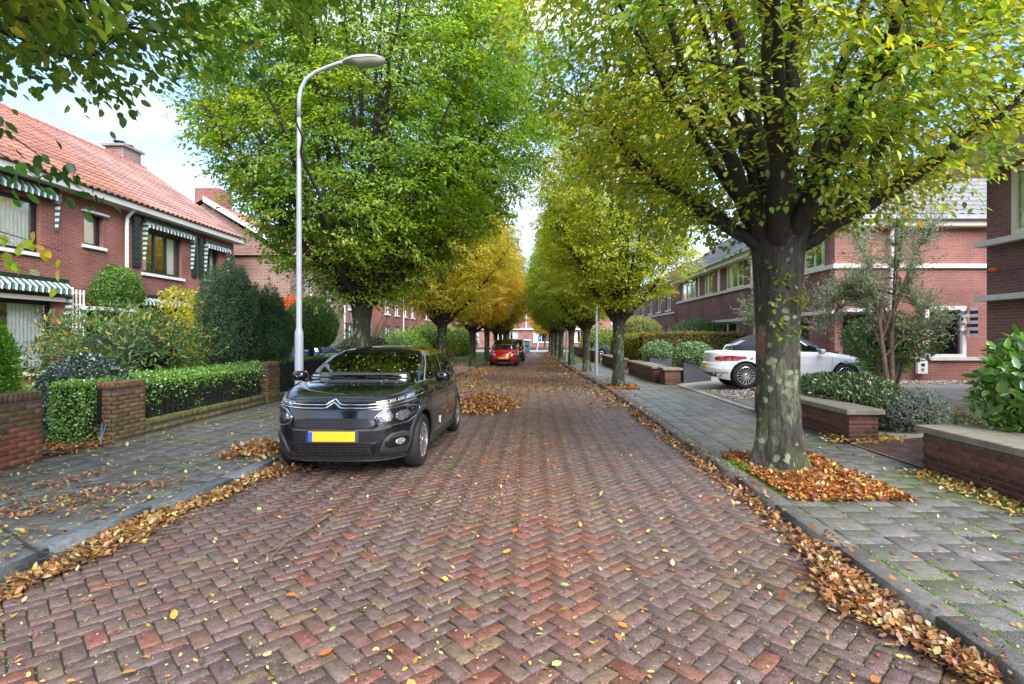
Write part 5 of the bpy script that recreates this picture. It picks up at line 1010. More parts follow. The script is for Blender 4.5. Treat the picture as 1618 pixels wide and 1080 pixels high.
# ================================================================ TREES
def T_(name, label, loc, group='street trees along the road'):
    E = empty(name, loc); tag(E, label, 'tree', group); return E
envR = [(2.7, .6), (3.1, 1.6), (3.6, 2.45), (4.2, 2.9), (5.3, 3.05), (6.6, 2.7), (7.8, 1.8), (8.6, .6)]
t1 = T_('hornbeam_tree', 'big street tree with lichen covered trunk and yellowing sparse crown', (2.90, 6.5, PZ-.02))
grow_tree(t1, 21, [(0, .335), (.12, .29), (.35, .255), (.8, .238), (1.5, .238), (2.1, .26), (2.5, .29), (2.75, .34), (2.95, .36), (3.15, .28), (3.4, .06)], envR, 0, 19, 260, 2300, 31, .080, [(.10, .155, .025), (.17, .22, .03), (.25, .28, .035), (.36, .34, .045), (.36, .24, .04)], [3.5, 6, 5, 2.4, .5], six=True,
    extra=[((.2, 0, 2.75), (2.3, -.3, 4.1), .065), ((.15, .1, 2.8), (2.0, .8, 4.8), .07), ((-.2, 0, 2.8), (-2.2, -.5, 5.6), .085), ((-.15, -.1, 2.8), (-1.5, -1.2, 5.4), .08)], spray=.30, limb_r=.095)
# a few shoots on the trunk
n = 75; a = rng.choice([4.2, 4.6, 5.0], n)+rng.normal(0, .12, n); zz = rng.choice([1.62, 1.95, 2.25], n)+rng.normal(0, .07, n); rr = .26+np.abs(rng.normal(0, .10, n)); P = np.stack([rr*np.cos(a), rr*np.sin(a), zz], 1)
V, F, c = leaves(P, unit(n)+np.array([0, -.5, -.3]), np.array([0, 0, 1])+unit(n)*.5, rng.uniform(.05, .09, n), palette(n, [(.22, .29, .02), (.36, .36, .03)], [2, 1]), .58, .3, True, .1); obj('trunk_shoots', V, F, M['leaf'], t1, col=c, world=False, kind='stuff')
envL = [(2.2, .6), (2.7, 1.25), (3.4, 2.0), (4.4, 2.85), (5.4, 3.35), (6.6, 3.5), (8.0, 3.1), (9.0, 2.0), (9.6, .6)]
t2 = T_('hornbeam_tree', 'large dense green street tree behind the black car and lamp post', (-3.42, 10.95, PZ-.02))
grow_tree(t2, 5, [(0, .26), (.15, .21), (.5, .175), (1.2, .155), (1.8, .165), (2.15, .21), (2.45, .26), (2.7, .23), (3.0, .07)], envL, 0, 24, 300, 3900, 48, .078, [(.085, .155, .02), (.12, .20, .025), (.17, .24, .03), (.22, .28, .035), (.30, .29, .04)], [3.5, 6, 4.5, 1.6, .3], spray=.30, hollow=.38, limb_r=.085, coff=.32, clipf=lambda P: P[:, 1] > -1.95)
# overhanging tree whose trunk stands outside the frame
envO = [(3.15, 2.0), (3.5, 3.0), (4.1, 3.6), (5.5, 3.7), (7.5, 2.6), (9, .8)]
t0 = T_('hornbeam_tree', 'overhanging tree with dark leaf sprays across the upper left corner', (-3.75, 1.15, PZ-.02))
grow_tree(t0, 9, [(0, .4), (.2, .34), (1.2, .28), (2.0, .33), (2.3, .30), (2.5, .1)], envO, 0, 12, 140, 2300, 34, .072, [(.07, .13, .02), (.11, .18, .025), (.16, .22, .03), (.26, .26, .04)], [4, 5, 3, .8], six=True, spray=.30, clipf=lambda P: P[:, 1] > .5)
tw = MB(); rng = np.random.default_rng(77)
for P0, P1, P2, n, pal in (((-3.6, 2.1, 3.2), (-2.95, 3.05, 2.9), (-2.62, 3.3, 2.42), 60, [(.04, .12, .02), (.07, .16, .02)]), ((-3.6, 2.2, 3.1), (-3.0, 2.9, 2.75), (-2.80, 3.15, 2.50), 40, [(.04, .12, .02), (.08, .17, .02)]), ((-3.7, 2.9, 2.35), (-3.3, 3.15, 2.33), (-2.88, 3.35, 2.14), 22, [(.45, .44, .04), (.30, .38, .03), (.55, .40, .04)]), ((-3.7, 2.9, 2.30), (-3.2, 3.15, 2.12), (-2.93, 3.3, 1.98), 26, [(.45, .44, .04), (.30, .38, .03), (.2, .3, .03)])):
    t = np.linspace(0, 1, 14)[:, None]; Q = (1-t)**2*np.array(P0)+2*t*(1-t)*np.array(P1)+t*t*np.array(P2); tw.tube(Q-np.array([-3.75, 1.15, .08]), np.linspace(.008, .002, 14), 5)
    P = Q[rng.integers(4, 14, n)]+rng.normal(0, .055, (n, 3)); V, F, c = leaves(P-np.array([-3.75, 1.15, .08]), unit(n)*.6+np.array([.2, 0, -.8]), unit(n)+np.array([0, -.8, .5]), rng.uniform(.055, .085, n), palette(n, pal, [1]*len(pal)), .62, .2, True, .1); obj('spray_leaves', V, F, M['leaf'], t0, col=c, world=False, kind='stuff')
tw.build('hanging_twigs', M['twig'], t0, world=False)
# three kinds shared by the rest
envV = [(2.3, .6), (2.8, 1.4), (3.6, 2.1), (4.8, 2.5), (6.2, 2.45), (7.8, 1.9), (9.4, .5)]
envW = [(2.3, .7), (2.9, 1.7), (3.7, 2.6), (5, 3.0), (6.3, 2.7), (7.6, 1.6), (8.2, .6)]
kinds = []
for sd, env, nl in ((31, envV, 14), (32, envW, 13), (33, envV, 12)):
    E = empty('hornbeam_tree', (0, 0, 0)); grow_tree(E, sd, [(0, .26), (.15, .21), (.6, .17), (1.6, .165), (2.1, .20), (2.4, .22), (2.6, .17), (2.8, .06)], env, 0, nl, 190, 1700, 48, .088, [(.8, .85, .8), (1, 1, 1), (1.25, 1.12, 1.0), (1.5, 1.0, 1.0)], [2, 4, 2, .6], spray=.33, trunk_n=18); kinds.append(E)
index_kids(); used = set()
YG, GR, LG, OR, YE = (.38, .42, .045), (.31, .39, .045), (.36, .43, .05), (.60, .47, .08), (.54, .49, .07)
spots = [(0, 2.58, 16.7, 1.0, YG, 'yellow green upright tree, second from the viewer on the right'), (2, 2.35, 24.4, .95, LG, 'third street tree on the right, light green crown'), (0, 2.08, 30.3, .95, GR, 'fourth street tree on the right, mid green crown'), (2, 1.85, 36.5, .95, GR, 'fifth street tree on the right'),
  (0, 1.75, 41.5, .95, GR, 'sixth street tree on the right'), (2, 1.65, 46.5, .95, LG, 'seventh street tree on the right'), (0, 1.6, 52, .95, GR, 'last street tree on the right'),
  (1, -3.32, 20, .95, YE, 'yellow and orange tree, second on the left behind the black car roof'), (1, -3.15, 28.4, .95, OR, 'orange tree beside the small red car'), (0, -2.9, 34.3, .95, (.30, .29, .025), 'fourth tree on the left, olive yellow crown'), (2, -2.75, 40, .9, (.36, .25, .03), 'fifth tree on the left, bronze crown'),
  (0, -2.8, 46.5, .9, LG, 'sixth tree on the left'), (2, -2.75, 53, .9, OR, 'last tree on the left with orange tips'), (1, 1.5, 73, .75, (.6, .45, .05), 'small bright yellow tree in front of the far terrace')]
for i, (k, x, y, sc, colr, lab) in enumerate(spots):
    o = kinds[k] if k not in used else copy_tree(kinds[k]); used.add(k)
    tag(o, lab, 'tree', 'street trees along the road'); o.location = (x, y, PZ-.02); o.rotation_euler = (0, 0, i*1.9); o.scale = (sc, sc, sc*(1+.04*math.sin(i*3)))
    for c in bpy.data.objects:
        if c.parent == o and c.name.startswith('crown'): c.color = (*colr, 1)
        if c.parent == o and c.name.startswith('trunk'): c.color = (.55, .62, .5, 1)
# ================================================================ SHRUBS AND HEDGES
def shrub(name, label, cat, loc, rad, n, ls, cols, wts, mt='leaf', shape='ell', amp=.12, fr=3, core=.78, seed=1, stems=4, wid=.55, six=False, cluster=0, group=None, updir=.3, layer=.30, amp2=0, zmin=None, stemh=None):
    global rng
    rng = np.random.default_rng(seed); E = empty(name, (loc[0], loc[1], PZ-.02)); tag(E, label, cat, group); c0 = np.array([0, 0, loc[2]-PZ+.02]); rad = np.array(rad)
    if shape == 'ell': D = unit(n); B = D*rad; nr = D/rad
    elif shape == 'cone': t = rng.uniform(0, 1, n)**.8; a = rng.uniform(0, 6.283, n); D = np.stack([np.cos(a)*np.sqrt(1-t**2.2), np.sin(a)*np.sqrt(1-t**2.2), 2*t-1], 1); B = D*rad; nr = D+np.array([0, 0, .3]); 
    else:
        ar = np.array([rad[1]*rad[2]]*2+[rad[0]*rad[2]]*2+[rad[0]*rad[1]]); f = rng.choice(5, n, p=ar/ar.sum()); u = rng.uniform(-1, 1, (n, 3)); nr = np.zeros((n, 3))
        for k, (ax, sg) in enumerate(((0, 1), (0, -1), (1, 1), (1, -1), (2, 1))): m_ = f == k; u[m_, ax] = sg; nr[m_, ax] = sg
        D = u; B = u*rad
    nr = nr/np.linalg.norm(nr, axis=1, keepdims=True)
    f = 1+amp*vnoise(B, fr, seed)+amp2*vnoise(B, fr*3.1, seed+3)
    if shape == 'box': P = B+nr*(f[:, None]-1)-nr*np.abs(rng.normal(0, layer*.2, (n, 1)))
    else: P = B*f[:, None]*(1-np.abs(rng.normal(0, layer*.5, (n, 1))).clip(0, .8))
    if zmin is not None: k = P[:, 2]+c0[2] > zmin; P, nr = P[k], nr[k]; n = len(P)
    A = nr*.5+unit(n)*.8+np.array([0, 0, updir]); NN = nr+unit(n)*.7
    cc = palette(n, cols, wts)*(1+.18*vnoise(P, 4/max(.5, rad.max()), seed+7)[:, None]); cc = np.clip(cc, .003, .9)
    V, F, c = leaves(P+c0, A, NN, ls*rng.uniform(.6, 1.3, n), cc, wid, .25, six, .1); obj('foliage', V, F, M[mt], E, col=c, world=False, kind='stuff')
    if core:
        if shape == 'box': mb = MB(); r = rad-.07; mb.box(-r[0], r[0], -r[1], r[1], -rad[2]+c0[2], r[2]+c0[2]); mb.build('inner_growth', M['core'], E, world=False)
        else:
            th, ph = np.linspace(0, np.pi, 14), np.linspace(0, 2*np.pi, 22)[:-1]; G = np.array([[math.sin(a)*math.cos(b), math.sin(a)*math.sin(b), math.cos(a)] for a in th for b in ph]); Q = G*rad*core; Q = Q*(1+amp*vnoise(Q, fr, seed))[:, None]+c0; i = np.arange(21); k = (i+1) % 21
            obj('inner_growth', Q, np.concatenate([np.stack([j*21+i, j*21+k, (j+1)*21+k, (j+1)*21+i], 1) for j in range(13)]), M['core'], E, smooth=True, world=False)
    if stems:
        mb = MB(); zt_ = stemh if stemh else c0[2]+rad[2]*.2
        for k in range(stems): a = k*2.4; e = np.array([math.cos(a)*rad[0]*.5, math.sin(a)*rad[1]*.5, zt_]); t = np.linspace(0, 1, 8)[:, None]; Q = (1-t)*np.array([math.cos(a)*.05, math.sin(a)*.05, -.05])+t*e; Q[:, :2] *= t**.5; mb.tube(Q, np.linspace(.03, .012, 8), 6)
        mb.build('stem', M['stem'], E, world=False)
    return E
DG = [(.03, .08, .018), (.05, .13, .024), (.08, .19, .03)]; HG = [(.10, .25, .025), (.17, .36, .04), (.27, .47, .06)]
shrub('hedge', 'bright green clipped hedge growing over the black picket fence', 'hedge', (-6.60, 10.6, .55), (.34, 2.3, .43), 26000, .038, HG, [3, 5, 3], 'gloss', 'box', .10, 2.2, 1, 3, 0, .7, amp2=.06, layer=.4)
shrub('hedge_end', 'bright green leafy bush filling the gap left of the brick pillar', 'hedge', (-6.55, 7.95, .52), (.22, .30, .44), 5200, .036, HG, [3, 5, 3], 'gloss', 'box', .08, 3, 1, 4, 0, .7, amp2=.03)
# leaves of the hedge poking through the fence
rng = np.random.default_rng(8); n = 3000; y = rng.uniform(8.7, 12.6, n); z = .93-np.abs(rng.normal(0, .16, n))*(1+.7*vnoise(np.stack([y, y*0, y*0], 1), 3.1, 4)); P = np.stack([-6.19+rng.normal(0, .035, n), y, z.clip(.34, 1)], 1)
V, F, c = leaves(P, unit(n)+np.array([.5, 0, 0]), unit(n)*.6+np.array([1, 0, .5]), rng.uniform(.025, .05, n), palette(n, HG, [3, 5, 3]), .7, .2); tag(obj('hedge_leaves', V, F, M['gloss'], col=c), 'small hedge shoots spilling through the black pickets', 'leaves', kind='stuff')
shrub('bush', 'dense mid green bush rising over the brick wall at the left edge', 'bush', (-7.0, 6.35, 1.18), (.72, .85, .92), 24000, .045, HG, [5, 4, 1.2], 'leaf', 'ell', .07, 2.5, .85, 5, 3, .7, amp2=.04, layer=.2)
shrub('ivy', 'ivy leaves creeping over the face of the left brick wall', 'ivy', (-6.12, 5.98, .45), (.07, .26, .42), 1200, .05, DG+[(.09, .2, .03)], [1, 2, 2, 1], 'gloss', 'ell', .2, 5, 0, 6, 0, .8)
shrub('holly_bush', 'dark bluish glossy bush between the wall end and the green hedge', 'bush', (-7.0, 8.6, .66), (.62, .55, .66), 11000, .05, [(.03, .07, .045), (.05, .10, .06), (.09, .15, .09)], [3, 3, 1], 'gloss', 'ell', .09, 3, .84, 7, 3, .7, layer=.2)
shrub('rhododendron', 'wide open rhododendron with yellowing leaves in front of the house', 'shrub', (-8.6, 11.6, 1.25), (1.75, 1.5, 1.0), 6000, .13, [(.06, .13, .04), (.10, .19, .05), (.16, .24, .08), (.45, .36, .05), (.40, .24, .05)], [4, 4, 2, 1, .4], 'leaf', 'ell', .26, 2.2, .5, 8, 9, .30, True, layer=.45, amp2=.12)
shrub('shrub', 'low greenish yellow shrub under the rhododendron', 'shrub', (-8.0, 10.0, .5), (1.2, 1.2, .5), 7000, .06, [(.10, .2, .03), (.2, .28, .04), (.35, .33, .05)], [3, 2, 1], 'leaf', 'ell', .15, 2, .7, 9, 0, .6)
shrub('yellow_shrub', 'tall thin shrub with yellow leaves left of the dark yew', 'shrub', (-9.1, 14.4, 1.6), (.75, .7, 1.45), 3600, .085, [(.55, .46, .05), (.40, .42, .05), (.25, .32, .04)], [3, 2, 2], 'leaf', 'ell', .2, 2, 0, 10, 5, .6, True, layer=.6)
shrub('wall_climber', 'rounded green climber growing on the red brick house wall', 'climber', (-12.0, 15.9, 2.95), (.38, 1.05, .62), 13000, .055, [(.08, .17, .03), (.13, .25, .04), (.2, .33, .05)], [3, 4, 2], 'leaf', 'ell', .32, 2.4, .70, 11, 0, .55, layer=.3, amp2=.05)
mb = MB(); mb.tube([(-12.12, 15.6, .1), (-12.1, 15.7, 1.2), (-12.05, 15.9, 2.7)], .03, 6); tag(mb.build('climber_stem', M['stem']), 'woody stem of the climber beside the house door', 'stem')
YW = [(.045, .11, .05), (.08, .175, .07), (.14, .26, .10)]
for k, (x, y, zc, rx, rz_, lab) in enumerate([(-7.55, 13.7, 1.78, .72, 1.72, 'tall dark green upright yew, left and tallest of the pair'), (-7.12, 14.7, 1.55, .56, 1.35, 'dark green yew, right and lower of the pair')]):
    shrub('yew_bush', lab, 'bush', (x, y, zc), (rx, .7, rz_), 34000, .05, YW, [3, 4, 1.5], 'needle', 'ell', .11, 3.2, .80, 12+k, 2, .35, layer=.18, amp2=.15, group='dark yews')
tp = shrub('topiary_tree', 'rounded clipped dark green tree on a thin trunk behind the lamp post', 'tree', (-6.85, 17, 1.95), (.78, .78, .88), 22000, .055, [(.06, .14, .03), (.10, .20, .035), (.15, .27, .045)], [4, 4, 1.5], 'needle', 'ell', .06, 3, .8, 15, 0, .4, layer=.2, amp2=.05, zmin=1.22)
mb = MB(); mb.tube([(0, 0, -.1), (.02, 0, .6), (0, 0, 1.5)], .06, 8)
for a in range(9): mb.tube([(0, 0, .75), (.3*math.cos(a*.7), .3*math.sin(a*.7), .95), (.62*math.cos(a*.7), .62*math.sin(a*.7), 1.12)], [.02, .015, .008], 5)
mb.build('trunk', M['twig'], tp, world=False)
shrub('red_shrub', 'orange red leaved shrub glimpsed between yew and clipped tree', 'shrub', (-8.9, 20.5, 2.4), (.7, .6, .75), 3000, .09, [(.60, .13, .04), (.55, .22, .05)], [2, 1], 'leaf', 'ell', .15, 2, .5, 16, 3, .6)
shrub('hedge', 'low green hedge behind the dark fence by the lamp post', 'hedge', (-6.9, 16.9, .5), (.35, 3.4, .46), 9000, .05, HG, [3, 4, 2], 'leaf', 'box', .06, 2, 1, 17, 0, .7)
shrub('grey_shrub', 'loose grey green shrub with bare stems right of the thick left trunk', 'shrub', (-6.9, 22.5, 1.0), (1.9, 1.6, 1.1), 7500, .075, [(.14, .20, .09), (.20, .26, .14), (.28, .32, .17)], [3, 3, 1], 'leaf', 'ell', .15, 2, .6, 18, 8, .4, layer=.5, stemh=2.4)
shrub('green_shrub', 'light green shrubs behind the second left tree', 'shrub', (-6.6, 27.5, .9), (1.4, 2.2, 1.0), 6000, .09, HG, [2, 3, 2], 'leaf', 'ell', .15, 2, .7, 19, 3, .6)
shrub('green_shrub', 'mixed yellow green shrubs behind the orange tree on the left', 'shrub', (-6.6, 35, 1.2), (1.6, 4.5, 1.3), 8000, .12, [(.12, .24, .03), (.3, .34, .04), (.08, .15, .03)], [2, 2, 1], 'leaf', 'ell', .15, 1, .7, 20, 3, .6)
shrub('green_shrub', 'far shrubs on the left near the crossing', 'shrub', (-6.4, 47, 1.2), (1.6, 5.5, 1.4), 7000, .14, [(.12, .24, .03), (.3, .34, .04)], [2, 1], 'leaf', 'ell', .15, 1, .7, 21, 3, .6)
# right hand side
for k, (x, y, z, lab) in enumerate([(5.24, 18.05, 1.0, 'leafy green box shrub in the planter next to the white car'), (4.97, 21.95, 1.02, 'leafy green box shrub in the planter behind the brick pier')]):
    shrub('planter_shrub', lab, 'shrub', (x, y, z), (.66, .6, .42), 8000, .055, [(.08, .17, .04), (.14, .26, .06), (.22, .34, .09)], [3, 4, 2], 'gloss', 'ell', .1, 3, .8, 25+k, 0, .5, layer=.2, group='planter shrubs')
shrub('hedge', 'yellow brown beech hedge behind the two planters', 'hedge', (7.5, 24.6, .95), (2.7, .45, .85), 15000, .085, [(.16, .19, .04), (.27, .24, .05), (.36, .24, .06), (.26, .13, .05)], [3, 3, 2, 1], 'leaf', 'box', .09, 1.6, 1, 28, 0, .65, amp2=.04)
shrub('hedge', 'yellow green hedge running back along the garden walls', 'hedge', (5.3, 29, .85), (.6, 4.4, .8), 14000, .09, [(.14, .23, .04), (.28, .30, .05), (.36, .26, .05)], [3, 3, 1.5], 'leaf', 'box', .13, 1.3, 1, 29, 0, .65, amp2=.05)
shrub('garden_shrub', 'dark green rounded shrub above the beech hedge', 'shrub', (8.2, 27.5, 1.7), (1.5, 1.2, .8), 7000, .09, [(.05, .13, .04), (.09, .18, .06)], [1, 1], 'leaf', 'ell', .1, 2, .8, 30, 2, .5)
shrub('garden_shrub', 'pale yellow bushy shrub behind the second right hand tree', 'shrub', (5.9, 31.5, 1.7), (1.5, 2.0, 1.2), 8000, .09, [(.26, .30, .06), (.40, .34, .06), (.2, .27, .08)], [2, 1, 1], 'leaf', 'ell', .15, 2, .7, 31, 3, .5)
shrub('garden_shrub', 'far green shrubs behind the right hand trees', 'shrub', (5.2, 43, 1.1), (1.5, 6, 1.2), 8000, .13, [(.10, .22, .03), (.22, .28, .04), (.4, .32, .05)], [3, 2, 1], 'leaf', 'ell', .15, 1, .7, 32, 3, .6)
shrub('skimmia_hedge', 'dark green low shrubs with reddish buds behind the brick garden wall', 'shrub', (5.45, 9.6, .60), (.62, 1.5, .34), 8500, .07, [(.04, .11, .02), (.07, .16, .03), (.12, .21, .04), (.22, .07, .04)], [4, 4, 1.5, 1.2], 'gloss', 'ell', .12, 2.4, .8, 33, 4, .42, True, layer=.25)
shrub('laurel_bush', 'big leaved bright green laurel behind the wall at the right edge', 'bush', (5.62, 5.95, 1.02), (.72, .62, .66), 1900, .13, [(.06, .17, .02), (.10, .25, .03), (.17, .33, .05), (.30, .30, .04)], [3, 5, 2.5, .3], 'gloss', 'ell', .14, 3, .55, 34, 6, .5, True, layer=.4)
shrub('laurel_bush', 'lower laurel growth along the coping at the right edge', 'bush', (5.75, 4.6, .85), (.5, 1.0, .5), 1200, .12, [(.06, .17, .02), (.10, .25, .03)], [3, 5], 'gloss', 'ell', .14, 3, .7, 35, 3, .5, True, layer=.3)
shrub('silver_shrub', 'silvery grey leaved shrub at the end of the brick garden wall', 'shrub', (5.72, 8.35, .42), (.50, .45, .38), 5200, .055, [(.20, .24, .20), (.28, .32, .27), (.13, .17, .12)], [3, 3, 1], 'leaf', 'ell', .14, 4, .75, 36, 4, .38, layer=.3)
shrub('groundcover', 'pale olive low plants between the silvery shrub and the laurel', 'plants', (6.4, 8.6, .30), (.75, .7, .22), 3600, .05, [(.20, .22, .07), (.28, .27, .10)], [1, 1], 'leaf', 'ell', .1, 4, .7, 37, 0, .25)
shrub('photinia', 'round topped green and copper shrub with bare legs beside the olive tree', 'shrub', (6.65, 10.3, 1.55), (.85, .75, .48), 4200, .08, [(.06, .15, .03), (.10, .21, .04), (.38, .14, .04), (.30, .24, .05)], [4, 4, .8, .6], 'gloss', 'ell', .12, 3, .5, 38, 6, .4, True, layer=.4)
shrub('garden_shrub', 'fresh green low bush between the white car and the house', 'shrub', (9.1, 14.2, .95), (.6, .5, .35), 3000, .06, HG, [1, 2, 1], 'leaf', 'ell', .1, 3, .8, 39, 2, .5)
def olive(loc, label, seed, hz, rr, n, trunks):
    global rng
    rng = np.random.default_rng(seed); E = empty('olive_tree', (loc[0], loc[1], .12)); tag(E, label, 'tree'); mb = MB(); tips = []
    for tx, ty, th in trunks:
        t = np.linspace(0, 1, 9)[:, None]; Q = t*np.array([tx, ty, th]); Q[:, 0] += .05*np.sin(t[:, 0]*7+tx); Q += rng.normal(0, .012, Q.shape); mb.tube(Q, np.linspace(.055, .022, 9), 8)
        for k in range(9):
            a = rng.uniform(0, 6.283); s0 = Q[rng.integers(4, 9)]; e = np.array([rr*rng.uniform(.3, .95)*math.cos(a), rr*.8*rng.uniform(.3, .95)*math.sin(a), rng.uniform(hz[0]+.15, hz[1]-.3)]); t2_ = np.linspace(0, 1, 7)[:, None]; q_ = (1-t2_)*s0+t2_*e; q_[:, 2] += .15*np.sin(t2_[:, 0]*3.1); mb.tube(q_, np.linspace(.02, .005, 7), 5); tips += q_[3:].tolist()
    mb.build('trunk', M['stem'], E, world=False); tips = np.array(tips); S_ = []; m2 = MB()
    for k in range(n):                     # upright whippy shoots carrying paired leaves
        b = tips[rng.integers(len(tips))]; d = rng.normal(0, .6, 3)+np.array([0, 0, .8]); d /= np.linalg.norm(d); L_ = rng.uniform(.25, .55); t2_ = np.linspace(0, 1, 22)[:, None]; q_ = b+d*L_*t2_; q_[:, 2] -= .12*t2_[:, 0]**2*L_; S_.append(q_); m2.tube(q_[::5], .003, 3, cap=False)
    m2.build('branches', M['stem'], E, world=False); P = np.concatenate(S_); P = P+rng.normal(0, .01, P.shape); m_ = len(P)
    ok = (P[:, 2] > hz[0]) & (np.hypot(P[:, 0], P[:, 1]) < rr*1.15); P = P[ok]; m_ = len(P)
    V, F, c = leaves(P, unit(m_)*.9+np.array([0, 0, .35]), unit(m_), rng.uniform(.04, .07, m_), palette(m_, [(.24, .30, .16), (.33, .40, .25), (.45, .50, .38), (.15, .22, .10)], [3, 4, 2, 1]), .24, .2); obj('crown', V, F, M['leaf'], E, col=c, world=False, kind='stuff')
olive((6.0, 9.35), 'silvery olive tree with two slim trunks beside the brick garden wall', 41, (1.35, 3.85), 1.35, 1000, [(-.1, 0, 2.3), (.28, .1, 2.5)])
olive((4.95, 11.6), 'grey leaved olive tree half hidden behind the lichen covered trunk', 42, (1.5, 3.75), 1.15, 750, [(.05, 0, 2.2)])
# ================================================================ FALLEN LEAVES AND TWIGS
LV = [(.36, .15, .045), (.38, .20, .055), (.42, .30, .10), (.24, .10, .045), (.14, .065, .035), (.45, .38, .18), (.28, .17, .10)]; LW = [3.5, 3, 1.6, 3.6, 3, .9, 2]
def litter(label, xy, h, size, cols=LV, wts=LW, zoff=0, mound=False, flat=.5, mt='dry'):
    n = len(xy); zb = np.where((xy[:, 0] > kr(xy[:, 1])) | (xy[:, 0] < kl(xy[:, 1])), PZ+.004, .006)+zoff; zz = zb+h*rng.uniform(.15, 1, n)
    P = np.stack([xy[:, 0], xy[:, 1], zz], 1); A = unit(n); A[:, 2] *= .35; NN = np.array([0, 0, 1])+unit(n)*flat
    V, F, c = leaves(P, A, NN, size*rng.uniform(.5, 1.25, n), palette(n, cols, wts, .28), .6, .35, True, -.22); o = obj('fallen_leaves', V, F, M[mt], col=c); tag(o, label, 'fallen leaves', kind='stuff'); return o
rng = np.random.default_rng(50)
def gauss_band(n, yr, xf, sx, dens=None):
    y = rng.uniform(*yr, n*3); d = np.ones(n*3) if dens is None else dens(y); y = y[rng.random(n*3) < d][:n]; return np.stack([xf(y)+rng.normal(0, 1, len(y))*(sx(y) if callable(sx) else sx), y], 1)
def mound(name, label, cx, cy, rx, ry, h, n, size, ang=0, z0=.0, cols=LV, wts=LW):
    u = rng.normal(0, .42, (n, 2)); r = np.hypot(u[:, 0], u[:, 1]); u = u[r < 1.25]; r = r[r < 1.25]; nn = len(u); hh = h*np.exp(-(r*1.6)**2); ca, sa = math.cos(ang), math.sin(ang)
    X = cx+u[:, 0]*rx*ca-u[:, 1]*ry*sa; Y = cy+u[:, 0]*rx*sa+u[:, 1]*ry*ca; P = np.stack([X, Y, z0+.01+hh*rng.uniform(.75, 1.05, nn)+rng.uniform(0, .02, nn)], 1); A = unit(nn); A[:, 2] *= .5
    V, F, c = leaves(P, A, np.array([0, 0, 1])+unit(nn)*.8, size*rng.uniform(.6, 1.25, nn), palette(nn, cols, wts, .28), .6, .35, True, -.25)
    o = obj(name, V, F, M['dry'], col=c); tag(o, label, 'leaf pile', kind='stuff')
# right kerb: long heap then thin line
xy = gauss_band(2900, (2.5, 4.2), lambda y: kr(y)-.10-.16*np.exp(-((y-3.3)/.45)**2), lambda y: .05+.05*np.exp(-((y-3.3)/.5)**2)); litter('orange and brown leaf heap along the right kerb near the viewer', xy, .06, .046, flat=.6)
xy = gauss_band(1900, (4.0, 12), lambda y: kr(y)-.09, .07, lambda y: .35+.3*np.sin(y*2.1)**2); litter('thin line of orange leaves in the right gutter', xy, .035, .06)
xy = gauss_band(4200, (12, 55), lambda y: kr(y)-.25, .28); litter('yellow leaf drift along the far right kerb', xy, .03, .08)
# left gutter
xy = gauss_band(8500, (1.6, 7.4), lambda y: kl(y)+.15+.12*np.exp(-((y-3.4)/.8)**2)+.04*np.sin(y*5), lambda y: .10+.04*np.sin(y*3), lambda y: .6+.4*np.sin(y*2.3)*np.sin(y*5.1)); xy = xy[xy[:, 0] > kl(xy[:, 1])+.02]; litter('wide band of golden leaves in the left gutter', xy, .03, .050, [(.42, .23, .06), (.46, .34, .10), (.34, .16, .05), (.22, .10, .045), (.42, .40, .2), (.14, .07, .04)], [3, 2.4, 3, 2.4, 1, 2], flat=.55)
mound('leaf_pile', 'orange leaf pile on the left pavement in front of the bumper', -3.62, 7.3, .42, .55, .10, 1500, .06, .2, PZ)
mound('leaf_pile', 'brown leaf pile on the road behind the black car', -1.15, 12.8, .75, 1.5, .24, 6500, .08, -.1, 0, [(.42, .20, .05), (.35, .15, .05), (.5, .32, .08), (.22, .10, .04)], [3, 3, 1.5, 2])
def region(n, x0, x1, y0, y1): return np.stack([rng.uniform(x0, x1, n), rng.uniform(y0, y1, n)], 1)
def persp(n, x0, x1, y0, y1): y = 1/rng.uniform(1/y1, 1/y0, n); return np.stack([rng.uniform(x0, x1, n), y], 1)
# tree pit
sheet('tree_pit_soil', [(2.41, 5.1, PZ-.015), (3.52, 5.1, PZ-.015), (3.52, 7.1, PZ-.015), (2.41, 7.1, PZ-.015)], mat('bark_soil', (.10, .04, .02), .9, var=.5, vscale=30, bump=.6))
sheet('tree_pit_soil', [(2.3, 15.9, PZ-.010), (3.1, 15.9, PZ-.010), (3.1, 17.5, PZ-.010), (2.3, 17.5, PZ-.010)], bpy.data.materials['bark_soil'])
xy = region(7500, 2.42, 3.55, 5.08, 7.15); xy = xy[np.hypot(xy[:, 0]-2.9, xy[:, 1]-6.5) > .38]; litter('rust brown leaves filling the pit around the lichen covered trunk', xy, .035, .050, [(.30, .09, .03), (.42, .16, .03), (.52, .30, .05), (.18, .06, .03), (.50, .40, .10)], [5, 4, 2, 3, .7], flat=.8)
litter('rust brown leaves round the second right hand tree', region(1500, 2.3, 3.1, 15.9, 17.5), .03, .06, [(.30, .10, .03), (.42, .16, .03)], [1, 1])
n = 900; a = rng.uniform(2.6, 5.2, n); rr = .40+np.abs(rng.normal(0, .12, n)); P = np.stack([2.9+rr*np.cos(a), 6.5+rr*np.sin(a), PZ+rng.uniform(0, .03, n)], 1)
V, F, c = leaves(P, unit(n)+np.array([0, 0, 1.2]), unit(n), rng.uniform(.015, .04, n), palette(n, [(.12, .30, .02), (.2, .42, .03)], [1, 1]), .3, .1); tag(obj('moss_tuft', V, F, M['leaf'], col=c), 'bright green moss at the foot of the lichen covered trunk', 'moss', kind='stuff')
